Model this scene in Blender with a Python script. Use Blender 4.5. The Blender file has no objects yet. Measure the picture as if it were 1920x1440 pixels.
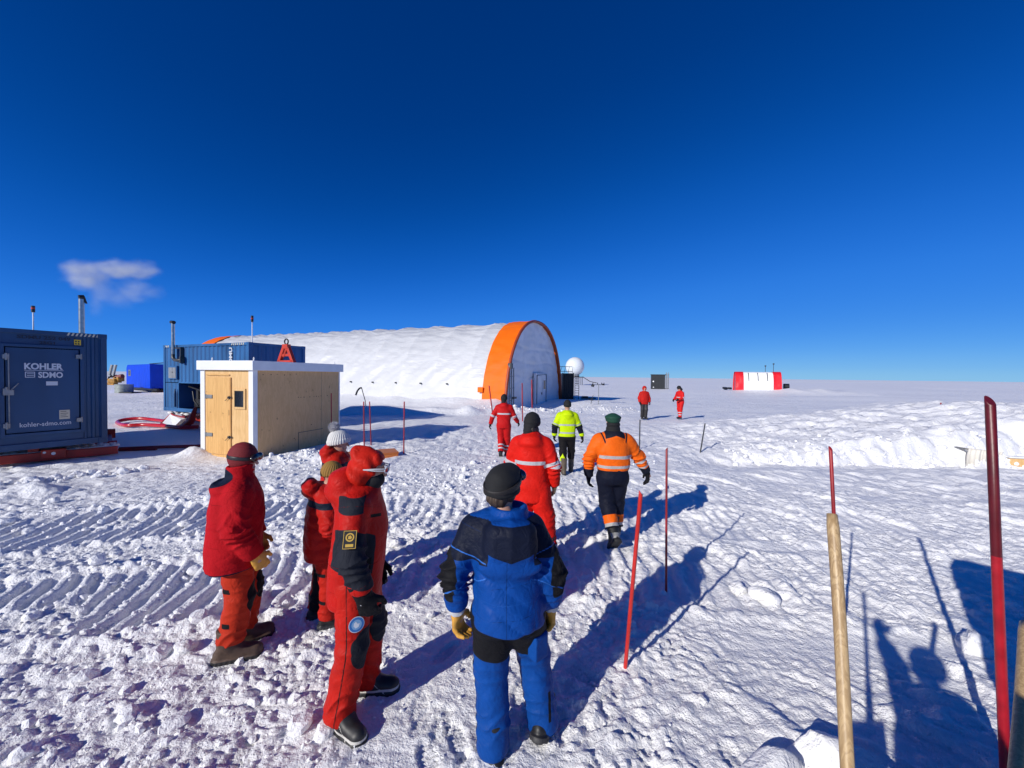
import bpy, bmesh, math, random
import numpy as np
from mathutils import Vector, Matrix, Euler

# ------------------------------------------------------------------ camera
S = bpy.context.scene
COL = S.collection
F, CX, CAMH = 730.0, 960.0, 2.35          # focal length in px of the 1920 px wide photo, eye height
PITCH, ROLL = math.radians(1.18), math.radians(0.67)
cd = bpy.data.cameras.new('camera')
cam = bpy.data.objects.new('camera', cd)
COL.objects.link(cam)
CAMR = Matrix.Rotation(math.radians(90)-PITCH, 3, 'X') @ Matrix.Rotation(ROLL, 3, 'Z')
cam.matrix_world = Matrix.Translation((0, 0, CAMH)) @ CAMR.to_4x4()
cd.sensor_width = 36; cd.lens = F/1920*36
cd.clip_start = 0.05; cd.clip_end = 20000
S.camera = cam

# ------------------------------------------------------------------ world, sun, exposure
SUN_EL = math.radians(24.5)
SX, SY = -0.69, -0.724                     # horizontal direction towards the sun
W = bpy.data.worlds.new('World'); S.world = W; W.use_nodes = True
wn, wl = W.node_tree.nodes, W.node_tree.links
wn.clear()
sky = wn.new('ShaderNodeTexSky'); sky.sky_type = 'NISHITA'; sky.sun_disc = False
sky.sun_elevation = SUN_EL; sky.sun_rotation = math.atan2(SX, SY)
sky.altitude = 3200; sky.air_density = 1.0; sky.dust_density = 0.15; sky.ozone_density = 5.0
# the deep, polar tone of the photographed sky: the sky's own brightness picks the colour
sp_ = wn.new('ShaderNodeSeparateColor')
lg = wn.new('ShaderNodeMath'); lg.operation = 'LOGARITHM'; lg.inputs[1].default_value = math.e
mr_ = wn.new('ShaderNodeMapRange'); mr_.inputs['From Min'].default_value = math.log(.3); mr_.inputs['From Max'].default_value = math.log(8.5)
rp = wn.new('ShaderNodeValToRGB'); rp.color_ramp.interpolation = 'B_SPLINE'
def s2l(c): c /= 255; return c/12.92 if c <= .04045 else ((c+.055)/1.055)**2.4
STOPS = [(.30, (0, 45, 110)), (.45, (0, 57, 132)), (.60, (2, 69, 152)), (.80, (10, 86, 180)), (1.1, (24, 103, 204)), (1.6, (44, 124, 226)),
         (2.6, (62, 140, 234)), (4.2, (92, 165, 240)), (6.5, (122, 184, 236)), (8.5, (140, 194, 232))]
el_ = rp.color_ramp.elements
while len(el_) < len(STOPS): el_.new(.5)
for e_, (r_, c_) in zip(el_, STOPS):
    e_.position = (math.log(r_)-math.log(.3))/(math.log(8.5)-math.log(.3))
for e_, (r_, c_) in zip(el_, STOPS):
    e_.color = (*[s2l(v) for v in c_], 1)
sc_ = wn.new('ShaderNodeVectorMath'); sc_.operation = 'SCALE'; sc_.inputs['Scale'].default_value = 10.0
bg = wn.new('ShaderNodeBackground'); bg.inputs['Strength'].default_value = 0.10
wo = wn.new('ShaderNodeOutputWorld')
wl.new(sky.outputs[0], sp_.inputs[0]); wl.new(sp_.outputs[0], lg.inputs[0]); wl.new(lg.outputs[0], mr_.inputs['Value'])
wl.new(mr_.outputs[0], rp.inputs[0]); wl.new(rp.outputs[0], sc_.inputs[0]); wl.new(sc_.outputs[0], bg.inputs['Color'])
wl.new(bg.outputs[0], wo.inputs[0])
sd = bpy.data.lights.new('sun', 'SUN'); sd.energy = 4.2; sd.angle = math.radians(0.53)
sd.color = (1.0, 0.955, 0.87)
sun = bpy.data.objects.new('sun', sd); COL.objects.link(sun)
sv = Vector((SX*math.cos(SUN_EL), SY*math.cos(SUN_EL), math.sin(SUN_EL)))
sun.rotation_euler = sv.to_track_quat('Z', 'Y').to_euler()
sun.location = (-20, -20, 20)
S.view_settings.view_transform = 'Standard'; S.view_settings.look = 'None'
S.view_settings.exposure = 0.0; S.view_settings.gamma = 1.0
S.cycles.max_bounces = 6; S.cycles.diffuse_bounces = 3; S.cycles.volume_bounces = 1
S.cycles.transparent_max_bounces = 12

def ray(px, py):
    """direction of a photo pixel, scaled so that its depth (y) is 1"""
    v = CAMR @ Vector((px-CX, -(py-720.0), -F))
    return v/v.y
def G(px, py, z=0.0):
    v = ray(px, py); t = (z-CAMH)/v.z
    return Vector((v.x*t, v.y*t, z))
def AT(px, py, Y):
    v = ray(px, py)*Y
    return Vector((v.x, v.y, v.z+CAMH))

# ------------------------------------------------------------------ noise
def _h(ix, iy, iz, seed):
    n = (ix.astype(np.int64)*374761393 + iy.astype(np.int64)*668265263 + iz*2147483647 + seed*1274126177) & 0xffffffff
    n = ((n ^ (n >> 13))*1274126177) & 0xffffffff
    n = ((n ^ (n >> 15))*2246822519) & 0xffffffff
    return n ^ (n >> 16)
_GA = np.arange(64)*2*np.pi/64
_GC, _GS = np.cos(_GA).astype(np.float32), np.sin(_GA).astype(np.float32)
def pn2(x, y, seed=0):
    ix, iy = np.floor(x).astype(np.int64), np.floor(y).astype(np.int64)
    fx, fy = (x-ix).astype(np.float32), (y-iy).astype(np.float32)
    u, v = fx*fx*fx*(fx*(fx*6-15)+10), fy*fy*fy*(fy*(fy*6-15)+10)
    def g(a, b):
        k = (_h(ix+a, iy+b, 0, seed) & 63)
        return _GC[k]*(fx-a)+_GS[k]*(fy-b)
    x0 = g(0, 0)*(1-u)+g(1, 0)*u
    x1 = g(0, 1)*(1-u)+g(1, 1)*u
    return (x0*(1-v)+x1*v)*1.4
def vn3(P, seed=0):
    I = np.floor(P).astype(np.int64); f = (P-I); f = f*f*(3-2*f)
    x, y, z = I[:, 0], I[:, 1], I[:, 2]
    def c(a, b, d):
        n = ((x+a)*374761393+(y+b)*668265263+(z+d)*1440662683+seed*1274126177) & 0xffffffff
        n = ((n ^ (n >> 13))*1274126177) & 0xffffffff
        n = ((n ^ (n >> 15))*2246822519) & 0xffffffff
        return ((n ^ (n >> 16)) & 0xffff)/32767.5-1
    a = c(0,0,0)*(1-f[:,0])+c(1,0,0)*f[:,0]; b = c(0,1,0)*(1-f[:,0])+c(1,1,0)*f[:,0]
    d = c(0,0,1)*(1-f[:,0])+c(1,0,1)*f[:,0]; e = c(0,1,1)*(1-f[:,0])+c(1,1,1)*f[:,0]
    p = a*(1-f[:,1])+b*f[:,1]; q = d*(1-f[:,1])+e*f[:,1]
    return p*(1-f[:,2])+q*f[:,2]
def sst(a, b, x):
    t = np.clip((x-a)/(b-a), 0, 1); return t*t*(3-2*t)
def cr(x, y, ox, oy, a):
    c, s = math.cos(a), math.sin(a)
    return (x-ox)*c+(y-oy)*s, -(x-ox)*s+(y-oy)*c

# ------------------------------------------------------------------ materials
def mat(name, col, rough=0.7, metal=0.0, zones=(), noise=0.0, nscale=6.0, bump=0.0, bscale=60.0, bdist=0.01,
        bstretch=(1, 1, 1), spec=0.5, sheen=0.0, wrinkle=0.0, wscale=9.0, sss=0.0, coat=0.0):
    """procedural principled material. zones: (colour, roughness) pairs, switched on where mesh attribute z0, z1 .. is > 0"""
    m = bpy.data.materials.new(name); m.use_nodes = True
    N, L = m.node_tree.nodes, m.node_tree.links
    b = N['Principled BSDF']
    b.inputs['Metallic'].default_value = metal
    b.inputs['Specular IOR Level'].default_value = spec
    if sheen: b.inputs['Sheen Weight'].default_value = sheen
    if coat: b.inputs['Coat Weight'].default_value = coat; b.inputs['Coat Roughness'].default_value = .15
    if sss:
        b.inputs['Subsurface Weight'].default_value = sss
        b.inputs['Subsurface Radius'].default_value = (.012, .02, .03); b.inputs['Subsurface Scale'].default_value = 1.0
    tc = N.new('ShaderNodeTexCoord')
    rgb = N.new('ShaderNodeRGB'); rgb.outputs[0].default_value = (*col, 1)
    cur = rgb.outputs[0]
    rv = N.new('ShaderNodeValue'); rv.outputs[0].default_value = rough
    rcur = rv.outputs[0]
    for i, z in enumerate(zones):
        a = N.new('ShaderNodeAttribute'); a.attribute_name = 'z%d' % i
        mr = N.new('ShaderNodeMapRange'); mr.inputs['From Min'].default_value = 0.0001; mr.inputs['From Max'].default_value = 0.0022
        L.new(a.outputs['Fac'], mr.inputs['Value'])
        mx = N.new('ShaderNodeMix'); mx.data_type = 'RGBA'
        L.new(mr.outputs[0], mx.inputs['Factor']); L.new(cur, mx.inputs['A']); mx.inputs['B'].default_value = (*z[0], 1)
        cur = mx.outputs['Result']
        mf = N.new('ShaderNodeMix'); mf.data_type = 'FLOAT'
        L.new(mr.outputs[0], mf.inputs['Factor']); L.new(rcur, mf.inputs['A']); mf.inputs['B'].default_value = z[1]
        rcur = mf.outputs['Result']
    if noise:
        nz = N.new('ShaderNodeTexNoise'); nz.inputs['Scale'].default_value = nscale; nz.inputs['Detail'].default_value = 5
        mp = N.new('ShaderNodeMapping'); mp.inputs['Scale'].default_value = bstretch
        L.new(tc.outputs['Object'], mp.inputs['Vector']); L.new(mp.outputs[0], nz.inputs['Vector'])
        mr = N.new('ShaderNodeMapRange'); mr.inputs['From Min'].default_value = .3; mr.inputs['From Max'].default_value = .7
        mr.inputs['To Min'].default_value = 1-noise; mr.inputs['To Max'].default_value = 1+noise*.6
        L.new(nz.outputs['Fac'], mr.inputs['Value'])
        vm = N.new('ShaderNodeVectorMath'); vm.operation = 'SCALE'
        L.new(cur, vm.inputs[0]); L.new(mr.outputs[0], vm.inputs['Scale'])
        cur = vm.outputs[0]
    L.new(cur, b.inputs['Base Color']); L.new(rcur, b.inputs['Roughness'])
    if bump:
        nz = N.new('ShaderNodeTexNoise'); nz.inputs['Scale'].default_value = bscale; nz.inputs['Detail'].default_value = 4
        mp = N.new('ShaderNodeMapping'); mp.inputs['Scale'].default_value = bstretch
        L.new(tc.outputs['Object'], mp.inputs['Vector']); L.new(mp.outputs[0], nz.inputs['Vector'])
        bp = N.new('ShaderNodeBump'); bp.inputs['Strength'].default_value = bump; bp.inputs['Distance'].default_value = bdist
        L.new(nz.outputs['Fac'], bp.inputs['Height']); L.new(bp.outputs[0], b.inputs['Normal'])
        if wrinkle:                                # crumpled cloth: creases where the noise crosses its middle
            prev = bp
            for sc_w, di in ((wscale, .022), (wscale*2.3, .009)):
                nw = N.new('ShaderNodeTexNoise'); nw.inputs['Scale'].default_value = sc_w; nw.inputs['Detail'].default_value = 2; nw.inputs['Distortion'].default_value = .9
                L.new(tc.outputs['Object'], nw.inputs['Vector'])
                s1 = N.new('ShaderNodeMath'); s1.operation = 'SUBTRACT'; s1.inputs[1].default_value = .5; L.new(nw.outputs['Fac'], s1.inputs[0])
                s2 = N.new('ShaderNodeMath'); s2.operation = 'ABSOLUTE'; L.new(s1.outputs[0], s2.inputs[0])
                s3 = N.new('ShaderNodeMath'); s3.operation = 'POWER'; s3.inputs[1].default_value = .6; L.new(s2.outputs[0], s3.inputs[0])
                b2 = N.new('ShaderNodeBump'); b2.inputs['Strength'].default_value = wrinkle; b2.inputs['Distance'].default_value = di*1.6
                L.new(s3.outputs[0], b2.inputs['Height']); L.new(prev.outputs[0], b2.inputs['Normal']); prev = b2
            L.new(prev.outputs[0], b.inputs['Normal'])
    return m

def snow_material(name, chunk=1.0):
    m = bpy.data.materials.new(name); m.use_nodes = True
    N, L = m.node_tree.nodes, m.node_tree.links
    b = N['Principled BSDF']
    b.inputs['Base Color'].default_value = (.93, .925, .925, 1); b.inputs['Roughness'].default_value = .55
    b.inputs['Specular IOR Level'].default_value = .25
    tc = N.new('ShaderNodeTexCoord')
    prev = None
    for sc, dist, st, det in ((.45, .18, .5, 4), (2.2, .10, .6, 4), (7.0, .045, .7*chunk, 4), (24.0, .024, 1.0*chunk, 5), (60.0, .013, 1.0, 4)):
        nz = N.new('ShaderNodeTexNoise'); nz.inputs['Scale'].default_value = sc; nz.inputs['Detail'].default_value = det
        nz.inputs['Roughness'].default_value = .6
        L.new(tc.outputs['Object'], nz.inputs['Vector'])
        bp = N.new('ShaderNodeBump'); bp.inputs['Strength'].default_value = min(1, st); bp.inputs['Distance'].default_value = dist
        L.new(nz.outputs['Fac'], bp.inputs['Height'])
        if prev: L.new(prev, bp.inputs['Normal'])
        prev = bp.outputs[0]
    L.new(prev, b.inputs['Normal'])
    return m

# ------------------------------------------------------------------ object helpers
def tag(o, label=None, cat=None, group=None, kind=None):
    if label: o['label'] = label
    if cat: o['category'] = cat
    if group: o['group'] = group
    if kind: o['kind'] = kind
    return o
def thing(name, label, cat, loc=(0, 0, 0), rotz=0.0, group=None, kind=None):
    o = bpy.data.objects.new(name, None); COL.objects.link(o)
    o.location = loc; o.rotation_euler = (0, 0, rotz); o.empty_display_size = .1
    return tag(o, label, cat, group, kind)
def mesh_obj(name, V, Fc, m, parent=None, smooth=False, loc=None, bevel=0.0):
    me = bpy.data.meshes.new(name)
    me.from_pydata([tuple(v) for v in V], [], [tuple(f) for f in Fc])
    if smooth: me.polygons.foreach_set('use_smooth', [True]*len(me.polygons))
    me.update()
    o = bpy.data.objects.new(name, me); COL.objects.link(o)
    if m: me.materials.append(m)
    if parent: o.parent = parent
    if loc is not None: o.location = loc
    if bevel:
        b = o.modifiers.new('bevel', 'BEVEL'); b.width = bevel; b.segments = 2; b.limit_method = 'ANGLE'
        b.angle_limit = math.radians(40)
    return o
def each(name, items, m, parent, bevel=0.0):
    out = []
    for fn in items:
        q = MB(); fn(q); out.append(q.build(name, m, parent, bevel))
    return out
class MB:
    def __init__(s): s.v = []; s.f = []; s.sm = []
    def add(s, V, Fc, sm=False):
        n = len(s.v); s.v += [tuple(v) for v in V]; s.f += [tuple(i+n for i in f) for f in Fc]; s.sm += [sm]*len(Fc); return s
    def box(s, x0, x1, y0, y1, z0, z1):
        V = [(x, y, z) for x in (x0, x1) for y in (y0, y1) for z in (z0, z1)]
        return s.add(V, [(0,1,3,2), (4,6,7,5), (0,4,5,1), (2,3,7,6), (0,2,6,4), (1,5,7,3)])
    def obox(s, c, ax, ay, az):
        c, ax, ay, az = map(Vector, (c, ax, ay, az))
        V = [c+ax*i+ay*j+az*k for i in (-1, 1) for j in (-1, 1) for k in (-1, 1)]
        return s.add(V, [(0,1,3,2), (4,6,7,5), (0,4,5,1), (2,3,7,6), (0,2,6,4), (1,5,7,3)])
    def prism(s, poly, z0, z1):
        n = len(poly)
        V = [(x, y, z0) for x, y in poly]+[(x, y, z1) for x, y in poly]
        return s.add(V, [tuple(range(n))[::-1], tuple(range(n, 2*n))]+[(i, (i+1) % n, n+(i+1) % n, n+i) for i in range(n)])
    def tube(s, pts, r, n=10, caps=True, closed=False):
        pts = [Vector(p) for p in pts]; R = r if hasattr(r, '__len__') else [r]*len(pts)
        V = []; Fc = []; up = Vector((0, 0, 1)); prev = None
        k = len(pts)
        for i, p in enumerate(pts):
            a = pts[(i-1) % k] if (i > 0 or closed) else p
            b = pts[(i+1) % k] if (i < k-1 or closed) else p
            d = (b-a).normalized()
            if prev is None:
                u = d.cross(up)
                if u.length < .1: u = d.cross(Vector((1, 0, 0)))
            else:
                u = prev-d*prev.dot(d)
            u.normalize(); prev = u; w = d.cross(u)
            V += [p+(u*math.cos(2*math.pi*j/n)+w*math.sin(2*math.pi*j/n))*R[i] for j in range(n)]
        for i in range(k if closed else k-1):
            for j in range(n):
                q = ((i+1) % k)*n
                Fc.append((i*n+j, i*n+(j+1) % n, q+(j+1) % n, q+j))
        s.add(V, Fc, True)
        if caps and not closed:
            s.add(V[:n], [tuple(range(n))[::-1]]); s.add(V[-n:], [tuple(range(n))])
        return s
    def build(s, name, m, parent=None, bevel=0.0, loc=None):
        o = mesh_obj(name, s.v, s.f, m, parent, False, loc, bevel)
        o.data.polygons.foreach_set('use_smooth', s.sm); o.data.update()
        return o
def text_obj(name, txt, size, m, parent, matrix, bold=0.0, width=None, extrude=.002):
    c = bpy.data.curves.new(name, 'FONT'); c.body = txt; c.size = size; c.extrude = extrude; c.offset = bold
    c.resolution_u = 3
    t = bpy.data.objects.new(name, c); COL.objects.link(t)
    bpy.context.view_layer.update()
    me = bpy.data.meshes.new_from_object(t)
    COL.objects.unlink(t); bpy.data.objects.remove(t)
    xs = [v.co.x for v in me.vertices]; x0, x1 = min(xs), max(xs)
    sx = (width/(x1-x0)) if width else 1
    for v in me.vertices: v.co.x = (v.co.x-x0)*sx
    me.name = name; me.materials.clear(); me.materials.append(m)
    o = bpy.data.objects.new(name, me); COL.objects.link(o); o.parent = parent
    o.matrix_local = matrix
    return o
# ------------------------------------------------------------------ snow field
TRK = []   # tracks of a tracked vehicle: centre line (world), half width, tread pitch, depth
def track(pts, hw, pitch, depth, seed): TRK.append((np.array(pts, float), hw, pitch, depth, seed))
track([(-16, 2.2), (-10.5, 4.4), (-7.6, 5.5), (-5.0, 6.25), (-2.0, 6.7), (1.5, 6.6), (5.5, 6.1), (10, 5.2), (16, 4.2)], .78, .215, .060, 1)
track([(-16, -1.5), (-9.5, 1.6), (-5.4, 3.55), (-3.6, 4.15), (-1.5, 4.7), (1.0, 4.75), (4.0, 4.3), (9, 3.2)], .66, .215, .070, 2)
track([(-6, 15.5), (-2.5, 12.2), (0.5, 9.3), (3.0, 7.6), (7, 6.6), (12, 6.2)], .7, .20, .030, 3)
track([(2.2, 20), (3.2, 12.0), (5, 8.6), (9, 7.6), (16, 7.2)], .8, .22, .028, 4)
_r = np.random.default_rng(77); PRINTS = []
for _k in range(190):
    _y = 1.6+_r.random()*8.5; _x = -.05+.03*_y+_r.normal()*.75+(.25*_r.normal()); PRINTS.append((_x, _y, math.radians(90+_r.normal()*28), .5+.5*_r.random()))
def feature_h(X, Y):
    """banks, drifts and heaps"""
    h = np.zeros_like(X)
    # big cut bank at the right
    top = np.interp(X, [5.2, 7.5, 9.5, 11.5, 13.5, 15.2, 17.3, 20, 26, 34], [0, .12, .36, .64, .88, 1.04, 1.45, 1.4, 1.1, .3])
    top = top*(1-.25*sst(14.4, 15.2, X)*sst(13.6, 12.2, Y)*0)
    fr = 11.35+.22*pn2(X/1.3, Y*0+3.3, 71)+.09*pn2(X/.4, Y*0+1.1, 72)
    fr = fr+.35*np.maximum(0, pn2(X/.8, Y/.8, 73))
    t = np.clip((Y-fr)/(0.35+.8*top), 0, 1)
    face = (1-(1-t)**2.2)
    rise = .84*face+.16*sst(fr+.6, 15.5, Y)
    back = 1-sst(16, 25, Y)
    h += top*rise*back*1.0
    # dip in front of the bank
    dm = sst(4.6, 6.4, X)*sst(40, 26, X)
    h -= dm*.20*sst(9.7, 11.3, Y)*(1-sst(11.25, 12.2, Y))
    # drift banked along the near side of the long tent
    ax, ay = -.91, .414
    s = (X+.47)*ax+(Y-28.6)*ay; d = -((X+.47)*(-ay)+(Y-28.6)*ax)       # s along, d towards the camera
    d = (X+.47)*(-.414)+(Y-28.6)*(-.91)
    along = sst(-1.2, .8, s)*sst(45, 38, s)
    bw = 4.2+.9*np.sin(s*.55)
    h += along*.62*(1-sst(-.2, 1.0, np.clip(d, 0, None)/bw))*sst(-3, -.5, d)*(1+.35*pn2(X/2.2, Y/2.2, 41))
    rb = 1+.9*pn2(X/.55, Y/.5, 44)+.5*np.abs(pn2(X/.22, Y/.2, 45))
    # low wall of snow and the berm running to the right of it
    wx = (X+6.2)/4.3
    h += .42*np.exp(-((Y-23.6-.02*X)/.55)**2)*(1-sst(.8, 1.1, np.abs(wx)))
    h += .26*np.exp(-((Y-24.2-.55*(X+2.0))/.9)**2)*sst(-3.4, -2.4, X)*sst(.6, -1.2, X)
    h += .22*rb*np.exp(-(((X-1.0)/2.6)**2+((Y-25.6)/1.2)**2))
    h += .20*rb*np.exp(-(((X-6.5)/2.6)**2+((Y-27)/1.2)**2))
    h -= .45*np.exp(-(((X-2.8)/3.0)**2+((Y-31.5)/2.6)**2))
    # drift at the corners of the plywood hut
    h += .20*(.4+.6*rb)*np.exp(-(((X+8.85)/.42)**2+((Y-10.8)/.42)**2))
    h += .16*rb*np.exp(-(((X+5.7)/.9)**2+((Y-10.7)/.6)**2))
    h += .12*rb*np.exp(-(((X+4.9)/.8)**2+((Y-12.4)/1.0)**2))
    # heaps near the red sledge
    h += .13*rb*np.exp(-(((X+9.3)/.8)**2+((Y-7.4)/.3)**2))
    # heap by the tent at the far right, drift at the small red and white tent
    h += .9*np.exp(-(((X-52)/7)**2+((Y-64)/4)**2))*(1+.6*pn2(X/3, Y/2, 17))
    h += .5*np.exp(-(((X-44)/7)**2+((Y-67)/2.5)**2))
    # heap the photographer's tools are stuck in
    h += .46*np.exp(-(((X-.85)/.6)**2+((Y-.35)/.6)**2)**2)
    h += .58*np.exp(-(((X-.88)/.52)**2+((Y-.78)/.45)**2)**2)*(1+.25*pn2(X/.3, Y/.3, 47))
    return h
def ground_h(X, Y, sp=0.0, detail=True):
    X = np.asarray(X, float); Y = np.asarray(Y, float)
    sp = np.broadcast_to(np.asarray(sp, float), X.shape)
    def amp(w): return 1-sst(w/4.5, w/2.0, sp)
    R = np.hypot(X, Y)
    far = sst(14, 60, R)
    h = .9*far*pn2(X/160, Y/60, 1)*sst(60, 400, R)
    h += .38*far*pn2(X/38, Y/16, 2)*amp(16)+.20*far*pn2(X/14, Y/6, 3)*amp(6)
    h += .10*sst(8, 26, R)*pn2(X/6, Y/2.6, 4)*amp(2.6)
    h += .045*pn2(X/2.4, Y/1.9, 5)*amp(2)
    h = h+feature_h(X, Y)
    if not detail: return h
    # --- masks
    right = sst(.2, 2.2, X-.16*Y)*sst(11, 9.5, Y)                 # crusted, wind blown snow at the right
    right = np.maximum(right, sst(2.0, 5.0, X-.25*Y)*sst(13, 8, Y))
    path = np.exp(-((X+.72-.115*Y)/.95)**4)*sst(8.5, 4.5, Y)*.80     # packed by feet
    smooth = np.clip(np.exp(-(((X-1.6)/.95)**2+((Y-4.15)/.42)**2)**2)+np.exp(-(((X-3.0)/1.0)**2+((Y-3.35)/.20)**2)**2)
                     + sst(.1, .5, pn2(X/1.3, Y/.7, 31))*right*.75, 0, 1)
    smooth = np.maximum(smooth, sst(9.6, 10.0, Y)*sst(11.5, 11.3, Y)*sst(4.6, 6.4, X)*.75)
    bankface = sst(11.3, 11.6, Y)*sst(5.5, 8, X)*sst(22, 15, Y)
    shade = sst(-3.6, -6.5, X)*sst(9.5, 10.6, Y)*sst(19, 15.5, Y)   # smooth snow between the containers
    rub = (1-right)*(1-.80*path)*(1-.85*shade)*(1-.7*bankface)
    rub = rub*(.80+.5*pn2(X/1.1, Y/.8, 9))*(1-.35*sst(12, 24, R))*(1-.35*sst(-5.5, -7.5, X)*sst(6.5, 8.5, Y))
    rub = np.clip(rub, 0.06, 1.4)
    # where the tracks lie the rubble is pressed flat
    trk_h = np.zeros_like(X); pressed = np.zeros_like(X)
    near = (np.abs(X) < 17) & (Y < 21)
    xn, yn = X[near], Y[near]; spn = sp[near]; hn = np.zeros_like(xn); pn = np.zeros_like(xn)
    rt = right[near]; pt = path[near]
    for P, hw, pitch, dep, sd_ in TRK:
        seg = P[1:]-P[:-1]; ln = np.hypot(seg[:, 0], seg[:, 1]); acc = np.concatenate([[0], np.cumsum(ln)])
        best = np.full_like(xn, 1e9); S_ = np.zeros_like(xn); D_ = np.zeros_like(xn)
        for i in range(len(seg)):
            tx, ty = seg[i]/ln[i]
            q = np.clip((xn-P[i, 0])*tx+(yn-P[i, 1])*ty, 0, ln[i])
            dx, dy = xn-P[i, 0]-q*tx, yn-P[i, 1]-q*ty
            dd = np.hypot(dx, dy); m_ = dd < best
            best = np.where(m_, dd, best); S_ = np.where(m_, acc[i]+q, S_); D_ = np.where(m_, dx*(-ty)+dy*tx, D_)
        wob = .05*pn2(xn/.35, yn/.35, 80+sd_)
        ph = (S_+wob+.10*np.abs(D_))/pitch
        rid = np.abs((ph % 1)-.5)*2                       # 0..1 triangle
        rid = sst(.25, .8, rid)
        hwv = hw*(1+.12*pn2(S_/.7, S_*0+sd_, 5))
        inb = sst(hwv+.06, hwv-.10, np.abs(D_))
        keep = sst(-.60, -.22, pn2(xn/1.0, yn/.8, 90+sd_))*(1-.85*pt)*(1-.45*rt)*(1-.42*sst(-3.2, -1.6, xn))
        am = 1-sst(pitch/3.5, pitch/1.8, spn)
        hn += inb*keep*am*dep*(rid-.75); pn = np.maximum(pn, inb*keep)
        hn += .05*np.exp(-((np.abs(D_)-hwv-.10)/.09)**2)*(1-pt)*(1-.6*rt)*(.5+np.abs(pn2(xn/.18, yn/.16, 7))*1.6)*np.clip(am, 0, 1)*(dep/.06)
    trk_h[near] = hn; pressed[near] = pn
    rub = rub*(1-.82*pressed)
    wx, wy = X+.05*pn2(X/.21, Y/.21, 11), Y+.05*pn2(X/.21, Y/.21, 12)
    n1 = np.abs(pn2(wx/.30, wy/.26, 21)); n2 = np.abs(pn2(wx/.135, wy/.12, 22)); n3 = np.abs(pn2(wx/.062, wy/.06, 23))
    n4 = pn2(X/.032, Y/.032, 24)
    h += rub*(.058*n1*amp(.28)+.056*n2*amp(.13)+.042*n3*amp(.062)+.010*n4*amp(.034)-.038)+path*(.010*np.abs(pn2(X/.07, Y/.06, 26))*amp(.06)+.006*pn2(X/.03, Y/.03, 27)*amp(.034))
    # --- wind crust, slanting
    u, v = cr(X, Y, 0, 0, math.radians(-58))
    u2 = u+.16*pn2(X/.5, Y/.5, 51); v2 = v+.10*pn2(X/.33, Y/.33, 52)
    rr = right*(1-.88*smooth)*(1-.6*bankface)
    h += rr*(.034*(np.abs(pn2(u2/.50, v2/.14, 53))-.25)*amp(.14)+.022*(np.abs(pn2(u2/.2, v2/.065, 54))-.25)*amp(.065)
             + .05*sst(.10, .42, pn2(u2/.9, v2/.45, 55))*amp(.4)+.016*np.abs(pn2(X/.06, Y/.045, 56))*amp(.045)+.030*np.abs(pn2(X/.16, Y/.12, 57))*amp(.12))
    h += smooth*right*.012*pn2(X/.5, Y/.3, 58)
    # --- bank layers
    h += bankface*(.07*pn2(X/1.5, Y/.22, 61)*amp(.25)+.045*np.abs(pn2(X/.42, Y/.25, 62))*amp(.25)+.09*sst(.08, .16, pn2(X/.9, Y/.6, 63))*amp(.5)+.03*np.abs(pn2(X/.19, Y/.15, 64))*amp(.15))
    # medium distance mottling
    mid = sst(8, 16, R)*sst(140, 50, R)*(1-.8*shade)
    h += mid*(.11*np.abs(pn2(X/.6, Y/.42, 65))*amp(.42)+.05*np.abs(pn2(X/1.9, Y/1.2, 66))*amp(1.2))
    h += trk_h
    # boot prints
    for px_, py_, an_, si_ in PRINTS:
        if py_ < Y.min()-.4 or py_ > Y.max()+.4: continue
        dx, dy = X-px_, Y-py_; m_ = (np.abs(dx) < .3) & (np.abs(dy) < .3)
        if not m_.any(): continue
        c_, s_ = math.cos(an_), math.sin(an_); u_ = dx[m_]*c_+dy[m_]*s_; v_ = -dx[m_]*s_+dy[m_]*c_
        w_ = .050+.010*np.cos(u_*14-.3); dd = np.maximum(np.abs(u_)/.150, np.abs(v_)/w_)
        ins = sst(1.08, .9, (np.abs(u_/.150)**3+np.abs(v_/w_)**3)**(1/3))
        rim = np.exp(-(((np.abs(u_/.165)**3+np.abs(v_/(w_*1.25))**3)**(1/3)-1.05)/.14)**2)
        h[m_] += ins*(-.020+.005*np.sign(np.sin(u_*190)))*si_+rim*.007*si_
    return h

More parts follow.
